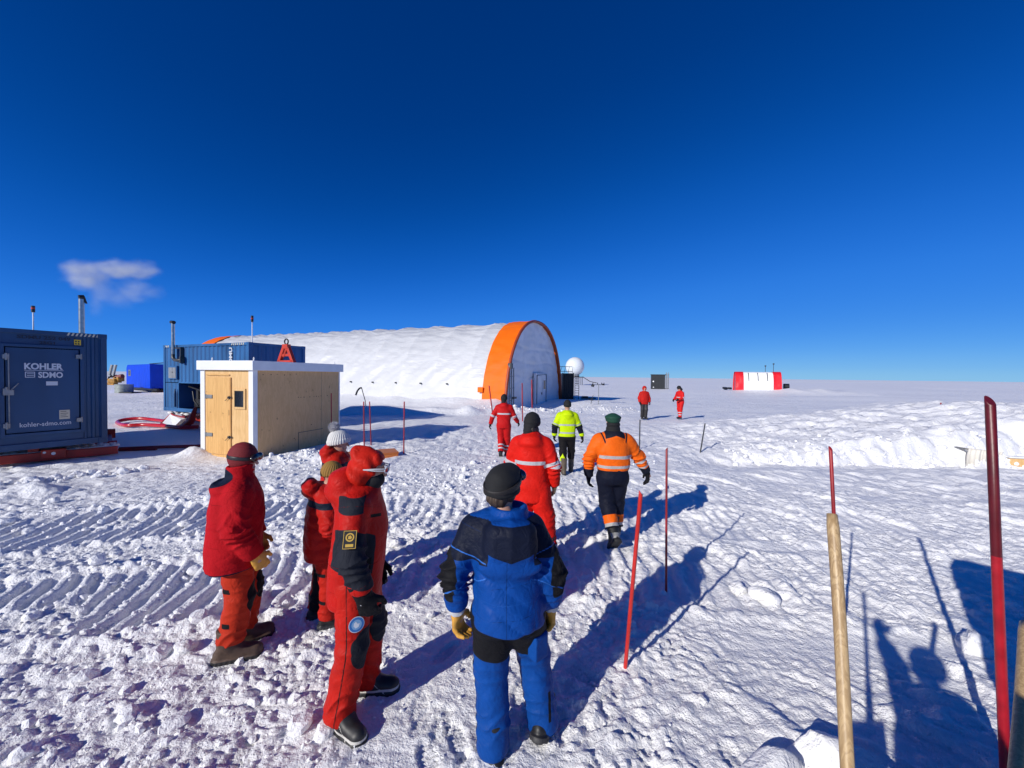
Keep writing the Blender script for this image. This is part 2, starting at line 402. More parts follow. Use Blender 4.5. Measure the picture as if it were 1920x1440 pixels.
def build_ground():
    def grow(start, step, end, rate, mx=1e9):
        out = [start]; s = step
        while out[-1] < end:
            out.append(out[-1]+s); s = min(s*rate, mx)
        return out
    ys = list(np.arange(-14, .9, .18)); y = .9
    while y < 9000:
        ys.append(y)
        st = max(.0145, .00062*y*y)
        if y > 60: st = min(st, 2.2+.05*(y-60))
        y += st
    xr = list(np.arange(0, 6.0, .0165)); x = 6.0
    while x < 9000:
        xr.append(x); st = max(.0165, .0165+(x-6)*.0052)
        if x > 30: st = .14+(x-30)*.022
        x += st
    xr = np.array(xr); xs = np.concatenate([-xr[:0:-1], xr]); ys = np.array(ys)
    X, Y = np.meshgrid(xs, ys)
    dx = np.gradient(xs); dy = np.gradient(ys)
    SPY = np.broadcast_to(dy[:, None], X.shape); SPX = np.broadcast_to(dx[None, :], X.shape)
    SP = np.maximum(SPX, SPY*.75)
    H = np.zeros_like(X)
    B = 150
    for i in range(0, X.shape[0], B):
        H[i:i+B] = ground_h(X[i:i+B], Y[i:i+B], SP[i:i+B])
    ny, nx = X.shape
    co = np.stack([X, Y, H], -1).reshape(-1, 3).astype(np.float32)
    idx = np.arange(nx*ny).reshape(ny, nx)
    q = np.stack([idx[:-1, :-1], idx[:-1, 1:], idx[1:, 1:], idx[1:, :-1]], -1).reshape(-1, 4)
    me = bpy.data.meshes.new('snow_ground')
    me.vertices.add(len(co)); me.vertices.foreach_set('co', co.ravel())
    me.loops.add(q.size); me.loops.foreach_set('vertex_index', q.ravel().astype(np.int32))
    me.polygons.add(len(q)); me.polygons.foreach_set('loop_start', np.arange(0, q.size, 4, dtype=np.int32))
    me.polygons.foreach_set('loop_total', np.full(len(q), 4, dtype=np.int32))
    me.polygons.foreach_set('use_smooth', np.ones(len(q), dtype=bool))
    me.update(calc_edges=True)
    me.materials.append(M_SNOW)
    o = bpy.data.objects.new('snow_ground', me); COL.objects.link(o); o['kind'] = 'structure'
    print('ground verts', len(co))
    return o
M_SNOW = snow_material('snow', .8)
M_SNOWB = snow_material('snow_block', .45)
build_ground()
def gz(x, y, detail=False): return float(ground_h(np.array([float(x)]), np.array([float(y)]), .3 if not detail else .02)[0])
def PG(px, py):
    """point of the snow surface seen at a photo pixel"""
    p = G(px, py); 
    for _ in range(3): p = G(px, py, gz(p.x, p.y))
    return p

# crumbs and lumps of snow lying about
def lump(rng, r, flat=.75, sub=1, rough=.28):
    bm = bmesh.new(); bmesh.ops.create_icosphere(bm, subdivisions=sub, radius=1.0)
    V = np.array([v.co[:] for v in bm.verts]); Fc = [tuple(v.index for v in f.verts) for f in bm.faces]; bm.free()
    V = V*(1+rough*vn3(V*1.7+rng.uniform(-50, 50, 3), 3)[:, None]+rough*.5*vn3(V*3.9+rng.uniform(-50, 50, 3), 4)[:, None])
    A = np.array(Euler(rng.uniform(0, 6.28, 3)).to_matrix())
    V = V*np.array([1, rng.uniform(.65, 1), rng.uniform(.6, .95)])@A.T
    V[:, 2] *= flat
    return V*r, Fc
rng = np.random.default_rng(5)
cl = MB(); n = 0
xs_, ys_, rs_ = [], [], []
for k in range(9000):
    y = 1.3+rng.random()**1.35*11; x = rng.uniform(-1.5, .42)*y+.2
    dens = .9 if x < -.9 else .38
    if x > .4+.12*y: dens = .06
    if abs(x+.28-.03*y) < .7 and y < 6: dens *= .30
    if rng.random() > dens or x < -9 or y > 10.4+.6*(x+1): continue
    xs_.append(x); ys_.append(y); rs_.append(min(.010+.013*rng.pareto(2.6), .075)*(1+.05*y))
for k in range(620):          # rubble along the cut bank, the sledge, the hut and the tents
    w_ = rng.random()
    if w_ < .42: x, y, r = rng.uniform(6.5, 16), 11.25+abs(rng.normal())*.5, .03+.07*rng.random()**2
    elif w_ < .60: q = rng.random(); x, y, r = -12+3.4*q+rng.normal()*.12, 6.1+3.0*q+rng.normal()*.12, .04+.09*rng.random()**2
    elif w_ < .76: x, y, r = -5.6+rng.normal()*.8, 10.5+rng.normal()*.5, .03+.06*rng.random()**2
    elif w_ < .86: x, y, r = 1+rng.normal()*2.4, 25.4+rng.normal()*.6, .03+.07*rng.random()**2
    else: x, y, r = rng.uniform(-1, 9), 26.8+rng.normal()*1.4, .02+.05*rng.random()**2
    xs_.append(x); ys_.append(y); rs_.append(r)
hz = ground_h(np.array(xs_), np.array(ys_), .03)
for x, y, r, z in zip(xs_, ys_, rs_, hz):
    V, Fc = lump(rng, r, .8, 1 if r < .07 else 2)
    cl.add(V+np.array([x, y, z+r*.25]), Fc, False)
print('clods', len(xs_))
tag(cl.build('snow_clods', M_SNOWB), kind='stuff')
for px, py, r, lab in ((1432, 1122, .13, 'rounded lump of snow beside the smooth drift to the right of the thin pole'),
                       (1316, 1318, .055, 'small egg shaped lump of snow alone on crusted snow in front of the red pole'),
                       (1832, 1222, .15, 'block of snow at the edge of the large shadow left of the thick red pole'),
                       (345, 985, .09, 'chunk of snow lying on the vehicle tracks left of the person in the maroon hat'),
                       (96, 946, .13, 'lone chunk of snow on the flat snow in front of the red sledge'),
                       (515, 920, .10, 'chunk of snow lying to the right of the maroon hat'),
                       (1385, 1108, .09, 'smaller lump of snow left of the rounded lump beside the smooth drift'),
                       (352, 1222, .10, 'chunk of snow to the left of the brown boots'),
                       (498, 1222, .07, 'chunk of snow to the right of the brown boots')):
    p = PG(px, py); V, Fc = lump(rng, r, .75, 3, .35)
    o = mesh_obj('snow_block', V, Fc, M_SNOWB, None, True, (p.x, p.y, p.z+r*.3))
    tag(o, lab, 'snow block', 'loose blocks of snow')
def rock(cx, cy, z, r, sx, sy, sz, rot, lab, seed):
    g = np.random.default_rng(seed); V, Fc = lump(g, 1.0, 1, 4, .10)
    for _ in range(14):                       # broken faces
        n_ = g.normal(size=3); n_[2] = abs(n_[2])*.7; n_ /= np.linalg.norm(n_); e_ = V@n_-(.50+.22*g.random()); V = V-np.clip(e_, 0, None)[:, None]*n_
    V = V+.035*vn3(V*6+9, seed)[:, None]*V
    c, s_ = math.cos(rot), math.sin(rot)
    V = V*np.array([sx, sy, sz])*r; V = V@np.array([[c, s_, 0], [-s_, c, 0], [0, 0, 1]])
    o = mesh_obj('snow_block', V, Fc, M_SNOWB, None, True, (cx, cy, z)); tag(o, lab, 'snow block', 'loose blocks of snow')
rock(1.98, 2.30, .07, .30, 1.15, .6, .55, -.5, 'big white slab of snow behind the wooden handle at the bottom edge', 11)
rock(1.52, 2.22, .03, .30, 1.2, .55, .5, .5, 'big slab of snow left of the wooden handle at the bottom edge', 12)
# ------------------------------------------------------------------ material set
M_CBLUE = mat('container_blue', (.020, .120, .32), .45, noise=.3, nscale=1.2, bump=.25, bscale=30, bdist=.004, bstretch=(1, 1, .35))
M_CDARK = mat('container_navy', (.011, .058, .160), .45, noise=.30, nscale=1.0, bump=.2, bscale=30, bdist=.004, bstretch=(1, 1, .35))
M_WHITE = mat('white_paint', (.80, .81, .82), .4, noise=.05, nscale=3)
M_LETTER = mat('white_lettering', (.62, .66, .72), .5)
M_INK = mat('dark_lettering', (.008, .018, .05), .5)
M_BLACK = mat('black_metal', (.012, .012, .014), .45, noise=.3, nscale=5)
M_DGREY = mat('dark_grey_metal', (.035, .037, .042), .4, noise=.3, nscale=4, bump=.1)
M_GREY = mat('grey_metal', (.28, .29, .30), .4, metal=.3, noise=.2, nscale=8)
M_STEEL = mat('steel', (.45, .44, .42), .3, metal=.9, noise=.25, nscale=10)
M_RED = mat('sledge_red', (.42, .022, .012), .45, noise=.35, nscale=3, bump=.15, bscale=20)
M_RPOLE = mat('red_pole', (.36, .016, .022), .45, noise=.55, nscale=9, bump=.25, bscale=40, bdist=.003, bstretch=(1, 1, .15))
M_RPOLE2 = mat('bright_red_pole', (.60, .028, .022), .48, noise=.5, nscale=9, bump=.2, bscale=40, bdist=.003, bstretch=(1, 1, .15))
M_ORED = mat('orange_red_paint', (.52, .035, .012), .4, noise=.25, nscale=4)
M_YEL = mat('yellow_label', (.75, .52, .03), .5)
M_CREAM = mat('cream_label', (.62, .58, .45), .5)
M_GLASS = mat('window_glass', (.015, .02, .03), .08, spec=.8)
M_TARP = mat('blue_tarp', (.002, .055, .60), .5, spec=.15, noise=.12, nscale=2, bump=.5, bscale=3, bdist=.08, bstretch=(1, 1, .4))
M_RUBBER = mat('black_rubber', (.01, .01, .011), .7)

def wood_mat(name, c1, c2, scale=(9, 9, .8), rough=.55, knots=True):
    m = bpy.data.materials.new(name); m.use_nodes = True
    N, L = m.node_tree.nodes, m.node_tree.links; b = N['Principled BSDF']; b.inputs['Roughness'].default_value = rough
    tc = N.new('ShaderNodeTexCoord'); mp = N.new('ShaderNodeMapping'); mp.inputs['Scale'].default_value = scale
    L.new(tc.outputs['Object'], mp.inputs['Vector'])
    n1 = N.new('ShaderNodeTexNoise'); n1.inputs['Scale'].default_value = 1.6; n1.inputs['Detail'].default_value = 6; n1.inputs['Distortion'].default_value = 1.1
    L.new(mp.outputs[0], n1.inputs['Vector'])
    wv = N.new('ShaderNodeMath'); wv.operation = 'MULTIPLY'; wv.inputs[1].default_value = 26; L.new(n1.outputs['Fac'], wv.inputs[0])
    sn = N.new('ShaderNodeMath'); sn.operation = 'SINE'; L.new(wv.outputs[0], sn.inputs[0])
    mr = N.new('ShaderNodeMapRange'); mr.inputs['From Min'].default_value = -1; L.new(sn.outputs[0], mr.inputs['Value'])
    n2 = N.new('ShaderNodeTexNoise'); n2.inputs['Scale'].default_value = 2.2; n2.inputs['Detail'].default_value = 3
    L.new(tc.outputs['Object'], n2.inputs['Vector'])
    mu = N.new('ShaderNodeMath'); mu.operation = 'MULTIPLY'; L.new(mr.outputs[0], mu.inputs[0]); L.new(n2.outputs['Fac'], mu.inputs[1])
    mx = N.new('ShaderNodeMix'); mx.data_type = 'RGBA'; mx.inputs['A'].default_value = (*c1, 1); mx.inputs['B'].default_value = (*c2, 1)
    L.new(mu.outputs[0], mx.inputs['Factor'])
    cur = mx.outputs['Result']
    if knots:
        vo = N.new('ShaderNodeTexNoise'); vo.inputs['Scale'].default_value = 7; vo.inputs['Detail'].default_value = 2
        L.new(tc.outputs['Object'], vo.inputs['Vector'])
        r = N.new('ShaderNodeMapRange'); r.inputs['From Min'].default_value = .69; r.inputs['From Max'].default_value = .76
        r.inputs['To Min'].default_value = 0; r.inputs['To Max'].default_value = .6; L.new(vo.outputs['Fac'], r.inputs['Value'])
        m2 = N.new('ShaderNodeMix'); m2.data_type = 'RGBA'; L.new(r.outputs[0], m2.inputs['Factor']); L.new(cur, m2.inputs['A'])
        m2.inputs['B'].default_value = (c2[0]*.45, c2[1]*.38, c2[2]*.35, 1); cur = m2.outputs['Result']
    L.new(cur, b.inputs['Base Color'])
    return m
M_PLY = wood_mat('plywood', (.73, .47, .21), (.56, .31, .10))
M_PLYD = wood_mat('plywood_side', (.74, .45, .20), (.60, .33, .12), (7, 7, 1.2))
M_DOORW = wood_mat('plywood_door', (.72, .42, .15), (.52, .26, .07), (10, 10, .6))
M_HANDLE = wood_mat('handle_wood', (.52, .36, .18), (.24, .135, .055), (30, 30, 1.1), .45, False)
M_BOARD = wood_mat('orange_board', (.62, .19, .04), (.42, .10, .02), (1, 8, 8), .5, False)

def castings(mb, w, d, h, s=.17):
    for x in (0, w-s):
        for y in (0, d-s):
            for z in (0, h-s*.7): mb.box(x-.006, x+s+.006, y-.006, y+s+.006, z-.006, z+s*.7+.006)
def corr(mb, p0, p1, nrm, z0, z1, pitch=.28, dep=.036):
    """corrugated sheet between two plan points, depth inward along -nrm"""
    p0, p1, nrm = Vector((*p0, 0)), Vector((*p1, 0)), Vector((*nrm, 0))
    L_ = (p1-p0).length; d = (p1-p0)/L_; n = max(1, int(L_/pitch)); pt = []
    for i in range(n):
        a = i*L_/n; q = L_/n
        for f, e in ((0, 0), (.25, 0), (.42, 1), (.80, 1), (.97, 0)):
            pt.append(p0+d*(a+f*q)-nrm*dep*e)
    pt.append(p1)
    V = [(p.x, p.y, z0) for p in pt]+[(p.x, p.y, z1) for p in pt]; k = len(pt)
    mb.add(V, [(i, i+1, k+i+1, k+i) for i in range(k-1)])
def container(name, label, cat, loc, rotz, w, d, h, m, front=None):
    t = thing(name, label, cat, loc, rotz)
    fr = MB(); p = .12
    for x in (0, w-p):
        for y in (0, d-p): fr.box(x, x+p, y, y+p, .11, h-.11)
    for z0, z1 in ((0, .16), (h-.11, h)):
        fr.box(.1, w-.1, .008, .09, z0+.004, z1-.004); fr.box(.1, w-.1, d-.09, d-.008, z0+.004, z1-.004)
        fr.box(.008, .09, .1, d-.1, z0+.004, z1-.004); fr.box(w-.09, w-.008, .1, d-.1, z0+.004, z1-.004)
    fr.build('frame', m, t, .008)
    for x in (0, w-.17):
        for y in (0, d-.17):
            for z in (0, h-.12):
                c = MB(); c.box(x-.006, x+.176, y-.006, y+.176, z-.006, z+.125); c.tube([(x+.085, y-.012, z+.06), (x+.085, y-.007, z+.06)], .03, 10); c.build('corner_casting', m, t, .01)
    r = MB(); r.box(.05, w-.05, .05, d-.05, h-.06, h-.02); r.box(.05, w-.05, .05, d-.05, .03, .1); r.build('roof', m, t)
    return t
def build_generators():
    # ---- left generator container: we look at its end
    c0 = Vector((-12.24, 8.47, .42)); a = math.atan2(.866, .5)
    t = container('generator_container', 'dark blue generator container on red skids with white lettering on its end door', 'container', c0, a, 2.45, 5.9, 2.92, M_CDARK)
    w = MB()
    corr(w, (.12, 5.78), (2.33, 5.78), (0, 1), .15, 2.82); corr(w, (.05, .12), (.05, 5.78), (-1, 0), .15, 2.82)
    corr(w, (2.40, .12), (2.40, 5.78), (1, 0), .15, 2.82)
    w.box(.10, .70, .05, .10, .15, 2.82); w.box(.70, 2.02, .06, .10, 2.5, 2.82); w.box(.70, 2.02, .06, .10, .15, .40)
    corr(w, (2.02, .035), (2.33, .035), (0, -1), .15, 2.82, .15, .03)
    w.build('wall', M_CDARK, t)
    f = MB()
    f.box(.66, .73, -.012, .06, .34, 2.56); f.box(1.95, 2.02, -.012, .06, .34, 2.56)
    f.box(.73, 1.95, -.010, .06, 2.49, 2.56); f.box(.73, 1.95, -.010, .06, .34, .41)
    f.build('door_frame', M_CDARK, t, .006)
    d = MB(); d.box(.75, 1.93, .02, .05, .43, 2.47); dd = d.build('door', M_CDARK, t, .004)
    def T(x, z, y=.016): return Matrix.Translation((x, y, z)) @ Matrix.Rotation(math.radians(90), 4, 'X')
    text_obj('lettering', 'KOHLER', .205, M_LETTER, dd, T(1.03, 1.96), .008, .62)
    m = MB(); m.box(1.03, 1.66, .012, .018, 1.925, 1.935); m.build('lettering_rule', M_LETTER, dd)
    text_obj('lettering', 'SDMO', .195, M_LETTER, dd, T(1.245, 1.755), .006, .405)
    m = MB()                                     # the lined square emblem
    x0, x1, z0, z1 = 1.04, 1.195, 1.755, 1.895
    for q in ((x0, x1, z0, z0+.016), (x0, x1, z1-.016, z1), (x0, x0+.014, z0, z1), (x1-.014, x1, z0, z1), (x0+.03, x1-.02, z0+.04, z0+.054), (x0+.03, x1-.02, z0+.085, z0+.099)):
        m.box(q[0], q[1], .012, .018, q[2], q[3])
    m.build('emblem', M_LETTER, dd)
    text_obj('lettering', 'kohler-sdmo.com', .15, M_LETTER, dd, T(.95, .56), .001, .83)
    m = MB(); m.box(1.37, 1.56, .010, .018, 1.56, 1.66); m.build('plate', M_LETTER, dd)
    m = MB(); m.box(1.58, 1.76, .010, .018, .70, .93); st = m.build('sticker', M_CREAM, dd)
    for k in range(4):
        q = MB(); q.box(1.60, 1.60+.13-.03*(k % 2), .006, .0098, .75+.045*k, .762+.045*k); q.build('print_line', M_DGREY, st)
    for z in (.62, 1.45, 2.25):
        q = MB(); q.box(.70, .80, -.06, .02, z-.05, z+.05); q.tube([(.75, -.05, z-.08), (.75, -.05, z+.08)], .022)
        q.build('latch', M_GREY, dd, .006)
    q = MB(); q.tube([(.79, -.03, .56), (.79, -.03, 2.32)], .012); q.tube([(.79, -.05, 1.42), (.93, -.05, 1.62)], .012); q.box(.70, .86, -.07, -.02, 1.34, 1.46)
    q.build('handle', M_GREY, dd)
    for z in (.66, 2.30):
        q = MB(); q.box(1.87, 1.96, -.045, .02, z-.05, z+.05); q.tube([(1.96, -.03, z-.07), (1.96, -.03, z+.07)], .02); q.build('hinge', M_GREY, dd, .005)
    text_obj('lettering', 'SDMU 252 049 1', .115, M_INK, t, T(.93, 2.70, .052), .004, .95)
    text_obj('lettering', '25G1', .10, M_INK, t, T(1.27, 2.585, .052), .004, .26)
    m = MB(); m.box(1.855, 1.975, .038, .052, 2.60, 2.74); ws = m.build('warning_sticker', M_YEL, t)
    for u in range(2):
        for v in range(2): m = MB(); m.box(1.87+.05*u, 1.90+.05*u, .033, .0375, 2.615+.06*v, 2.65+.06*v); m.build('print_mark', M_INK, ws)
    for k in range(9):                            # hazard stripes on the roof edge
        x = 1.72+.075*k; m = MB(); m.add([(x, .004, 2.83), (x+.035, .004, 2.83), (x+.065, .004, 2.905), (x+.03, .004, 2.905)], [(0, 1, 2, 3)]); m.build('hazard_stripe', M_CREAM, t)
    # exhaust and antenna on the roof
    e = MB(); e.tube([(2.08, .45, 2.90), (2.08, .45, 3.86)], .058, 14); ex = e.build('exhaust_pipe', M_STEEL, t)
    e = MB(); e.tube([(2.03, .45, 3.90), (2.13, .45, 3.92)], .06); e.tube([(2.10, .44, 3.93), (2.17, .42, 3.75)], [.045, .02]); e.build('rain_cap', M_BLACK, ex)
    e = MB(); e.tube([(1.24, .40, 2.90), (1.24, .40, 3.38)], .014); an = e.build('antenna', M_WHITE, t)
    e = MB(); e.tube([(1.24, .40, 3.38), (1.24, .40, 3.54)], .035); e.build('antenna_head', M_BLACK, an)
    e = MB(); e.tube([(1.24, .40, 3.455), (1.24, .40, 3.495)], .037); e.build('lamp', M_ORED, an)

    # ---- the second one, its long side in the sun
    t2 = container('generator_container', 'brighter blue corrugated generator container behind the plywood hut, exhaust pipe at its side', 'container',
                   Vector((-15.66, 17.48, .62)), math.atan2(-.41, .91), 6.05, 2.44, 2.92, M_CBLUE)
    w = MB()
    corr(w, (.12, .03), (1.15, .03), (0, -1), .15, 1.25); corr(w, (.12, .03), (5.93, .03), (0, -1), 1.28, 2.82)
    corr(w, (6.02, .12), (6.02, 2.32), (1, 0), .15, 2.82); corr(w, (.03, .12), (.03, 2.32), (-1, 0), .15, 2.82); corr(w, (.12, 2.41), (5.93, 2.41), (0, 1), .15, 2.82)
    w.box(1.15, 5.93, .9, .95, .15, 1.28); w.box(1.13, 1.17, .03, .9, .15, 1.27); w.box(1.15, 5.93, .035, .08, 1.25, 1.30); w.box(1.15, 5.93, .05, .92, 1.30, 1.33)
    w.build('wall', M_CBLUE, t2)
    q = MB()
    for x in (1.7, 2.15, 2.6, 3.1): q.tube([(x, .55, .2), (x, .55, 1.0)], .12)
    q.box(1.5, 4.8, .45, .85, .2, .55); q.tube([(1.4, .3, 1.1), (2.4, .25, .95), (3.3, .3, 1.1), (4.4, .3, .9)], .035)
    q.tube([(1.9, .2, .9), (2.1, .15, .5), (2.5, .1, .3)], .03); q.build('pump_set', M_BLACK, t2)
    q = MB(); q.tube([(.98, -.02, .2), (.98, -.02, .8)], .05); q.tube([(.98, -.02, .8), (.98, -.02, 1.0)], [.05, .02]); q.build('gas_bottle', M_CDARK, t2)
    q = MB(); q.box(.42, 1.12, -.025, .05, 1.42, 2.0); pf = q.build('panel_door', M_CBLUE, t2, .006)
    q = MB(); q.box(.50, .80, -.034, -.024, 1.46, 1.93); q.box(.81, 1.06, -.034, -.024, 1.46, 1.93); pp = q.build('panel', M_GREY, pf)
    q = MB(); q.box(.78, .83, -.045, -.034, 1.70, 1.74); q.build('handle', M_BLACK, pp)
    q = MB(); q.tube([(1.05, -.11, 2.42), (1.05, -.11, 3.86)], .062, 14); ex = q.build('exhaust_pipe', M_STEEL, t2)
    q = MB(); q.tube([(1.05, -.11, 2.50), (1.06, -.12, 2.36), (1.15, -.12, 2.27), (1.32, -.12, 2.24), (1.50, -.12, 2.24), (1.62, -.06, 2.25)], .066, 12)
    q.box(1.56, 1.66, -.14, .02, 2.12, 2.40); q.box(1.1, 1.6, -.10, -.07, 2.74, 2.79); q.box(1.54, 1.60, -.10, .02, 2.38, 2.80)
    q.build('elbow', M_DGREY, ex)
    q = MB(); q.tube([(.93, -.11, 3.90), (1.13, -.11, 3.88)], .075); q.build('rain_cap', M_BLACK, ex)
    q = MB(); q.tube([(5.95, .20, 2.90), (5.95, .20, 3.72)], .018); an = q.build('antenna', M_WHITE, t2)
    q = MB(); q.tube([(5.95, .20, 3.72), (5.95, .20, 3.96)], .045); q.build('antenna_head', M_BLACK, an)
    q = MB(); q.tube([(5.95, .20, 3.82), (5.95, .20, 3.87)], .047); q.build('lamp', M_ORED, an)
    # rotated lettering near its right end
    R_ = Matrix.Translation((5.02, -.006, 2.27)) @ Matrix.Rotation(math.radians(90), 4, 'X') @ Matrix.Rotation(math.radians(90), 4, 'Z')
    text_obj('lettering', 'SDMU', .26, M_LETTER, t2, Matrix.Translation((5.02, -.006, 1.95)) @ Matrix.Rotation(math.radians(90), 4, 'X') @ Matrix.Rotation(math.radians(90), 4, 'Z'), .01, .78)
    for x in [4.95+.12*k for k in range(7)]+[.12+.12*k for k in range(3)]:
        m = MB(); m.add([(x, .004, 2.82), (x+.055, .004, 2.82), (x+.10, .004, 2.905), (x+.045, .004, 2.905)], [(0, 1, 2, 3)]); m.build('hazard_stripe', M_CREAM, t2)
build_generators()

def build_hut():
    c = Vector((-6.93, 10.42, 0)); a = math.atan2(-.28, .96)
    w, d, h = 1.88, 3.28, 2.68
    o = c-Vector((.96, -.28, 0))*w
    t = thing('plywood_hut', 'plywood hut with a flat white roof, a wooden door and a small window', 'hut', (o.x, o.y, 0), a)
    m = MB(); m.box(.13, w-.15, .012, .05, .02, h-.26); m.build('front_wall', M_PLY, t)
    m = MB(); m.box(w-.045, w-.004, .14, d-.03, -.10, h-.26); m.box(.004, .04, .14, d-.03, -.10, h-.26); m.box(.04, w-.05, d-.05, d-.01, -.10, h-.26)
    sw = m.build('side_wall', M_PLYD, t)
    each('corner_trim', [lambda q: q.box(-.03, .13, -.01, .13, -.10, h-.26), lambda q: q.box(w-.15, w+.004, -.01, .13, -.10, h-.26), lambda q: q.box(w-.05, w+.006, d-.04, d+.01, -.10, h-.26)], M_WHITE, t, .004)
    m = MB(); m.box(w-.0035, w-.0015, 2.435, 2.441, -.1, h-.27); m.build('panel_joint', M_DGREY, t)
    m = MB(); m.box(-.08, w+.08, -.08, d+.10, h-.26, h); rf = m.build('roof', M_WHITE, t, .008)
    for x, y in ((.3, .08), (w, .02), (w, d-.25)):
        q = MB(); q.tube([(x, y, h-.01), (x, y, h+.03)], .02); q.tube([(x, y, h+.02), (x+.02, y, h+.06), (x, y, h+.09), (x-.02, y, h+.06), (x, y, h+.02)], .008); q.build('lifting_eye', M_WHITE, rf)
    m = MB(); m.box(.20, 1.06, -.014, .008, .10, h-.46); dr = m.build('door', M_DOORW, t, .003)
    m = MB(); m.box(.19, 1.05, -.022, -.016, h-.41, h-.37); m.box(1.075, 1.10, -.022, .010, .10, h-.46); m.box(.13, 1.5, -.016, .010, .0, .075); m.build('door_frame', M_DOORW, t)
    for z in (.92, 1.73):
        z = z if z < 1.5 else 1.70
    for z in (.62, 1.68):
        q = MB(); q.box(.16, .44, -.034, -.016, z-.05, z+.05); q.tube([(.20, -.03, z-.06), (.20, -.03, z+.06)], .018); q.build('hinge', M_GREY, dr, .004)
    for z in (.58, 1.67):
        q = MB(); q.box(1.0, 1.14, -.032, -.016, z-.025, z+.025); q.tube([(1.07, -.03, z-.04), (1.07, -.04, z+.04)], .016); q.tube([(.94, -.05, z-.09), (1.08, -.05, z+.01)], .007); q.build('latch', M_DGREY, dr)
    q = MB(); q.box(1.035, 1.045, -.018, -.0145, 1.18, 1.33); q.build('handle', M_BLACK, dr)
    m = MB()
    x0, x1, z0, z1 = 1.18, 1.62, 1.36, 1.92
    m.box(x0, x1, -.02, .008, z0, z0+.06); m.box(x0, x1, -.02, .008, z1-.06, z1); m.box(x0, x0+.06, -.02, .008, z0+.06, z1-.06); m.box(x1-.06, x1, -.02, .008, z0+.06, z1-.06)
    wf = m.build('window', M_PLY, t, .004)
    m = MB(); m.box(x0+.06, x1-.06, -.004, .004, z0+.06, z1-.06); m.build('pane', M_GLASS, wf)
    m = MB()
    for p in ((x0+.06, x0+.08, z0+.06, z1-.06), (x1-.08, x1-.06, z0+.06, z1-.06), (x0+.08, x1-.08, z0+.06, z0+.08), (x0+.08, x1-.08, z1-.08, z1-.06)): m.box(p[0], p[1], -.012, -.005, p[2], p[3])
    m.build('window_frame', M_BLACK, wf)
    m = MB(); x = w-.0025                          # hatch outline and screw holes of the side wall
    m.box(x, x+.004, 1.50, 1.515, .0, .55); m.box(x, x+.004, 1.515, 2.5, .535, .55); m.build('hatch_line', M_DGREY, t)
    r = random.Random(3); m_rust = mat('rust_mark', (.16, .06, .02), .8)
    for y, z in [(y, h-.38) for y in (.3, .55, .75, 1.0, 1.2, 1.42)]+[(y, 1.60) for y in (1.5, 1.6, 1.72, 1.95, 2.12, 2.22, 2.32, 2.42, 2.7)]+[(1.35, .37), (2.02, .72)]:
        z += r.random()*.03; m = MB(); m.tube([(x, y, z), (x+.003, y, z)], .012+.006*r.random(), 7); m.build('rust_mark', m_rust, t)
    return t
build_hut()

# lifting frame on the hut's rear roof
p = AT(537, 680, 12.6); p.z = 2.68
t = thing('lifting_frame', 'red triangular steel lifting frame with black ring on the hut roof', 'lifting frame', p, math.radians(-18))
m = MB()
H_ = .62
for s_ in (-1, 1):
    m.obox((s_*.19, 0, H_*.42), (.055, 0, -.012*s_*0), (0, .06, 0), (-s_*.12, 0, H_*.42))
m.box(-.33, .33, -.06, .06, 0, .09); m.box(-.18, .18, -.05, .05, .22, .30)
m.box(-.11, .11, -.07, .07, H_*.74, H_*.98); m.obox((0, -.03, .36), (.035, 0, 0), (0, .03, 0), (.07, 0, .16))
m.build('frame', M_ORED, t, .008)
m = MB(); m.tube([(.075*math.cos(a_), 0, H_*.98+.085+.085*math.sin(a_)) for a_ in np.linspace(0, 2*math.pi, 18)[:-1]], .022, 8, closed=True); m.build('ring', M_BLACK, t)

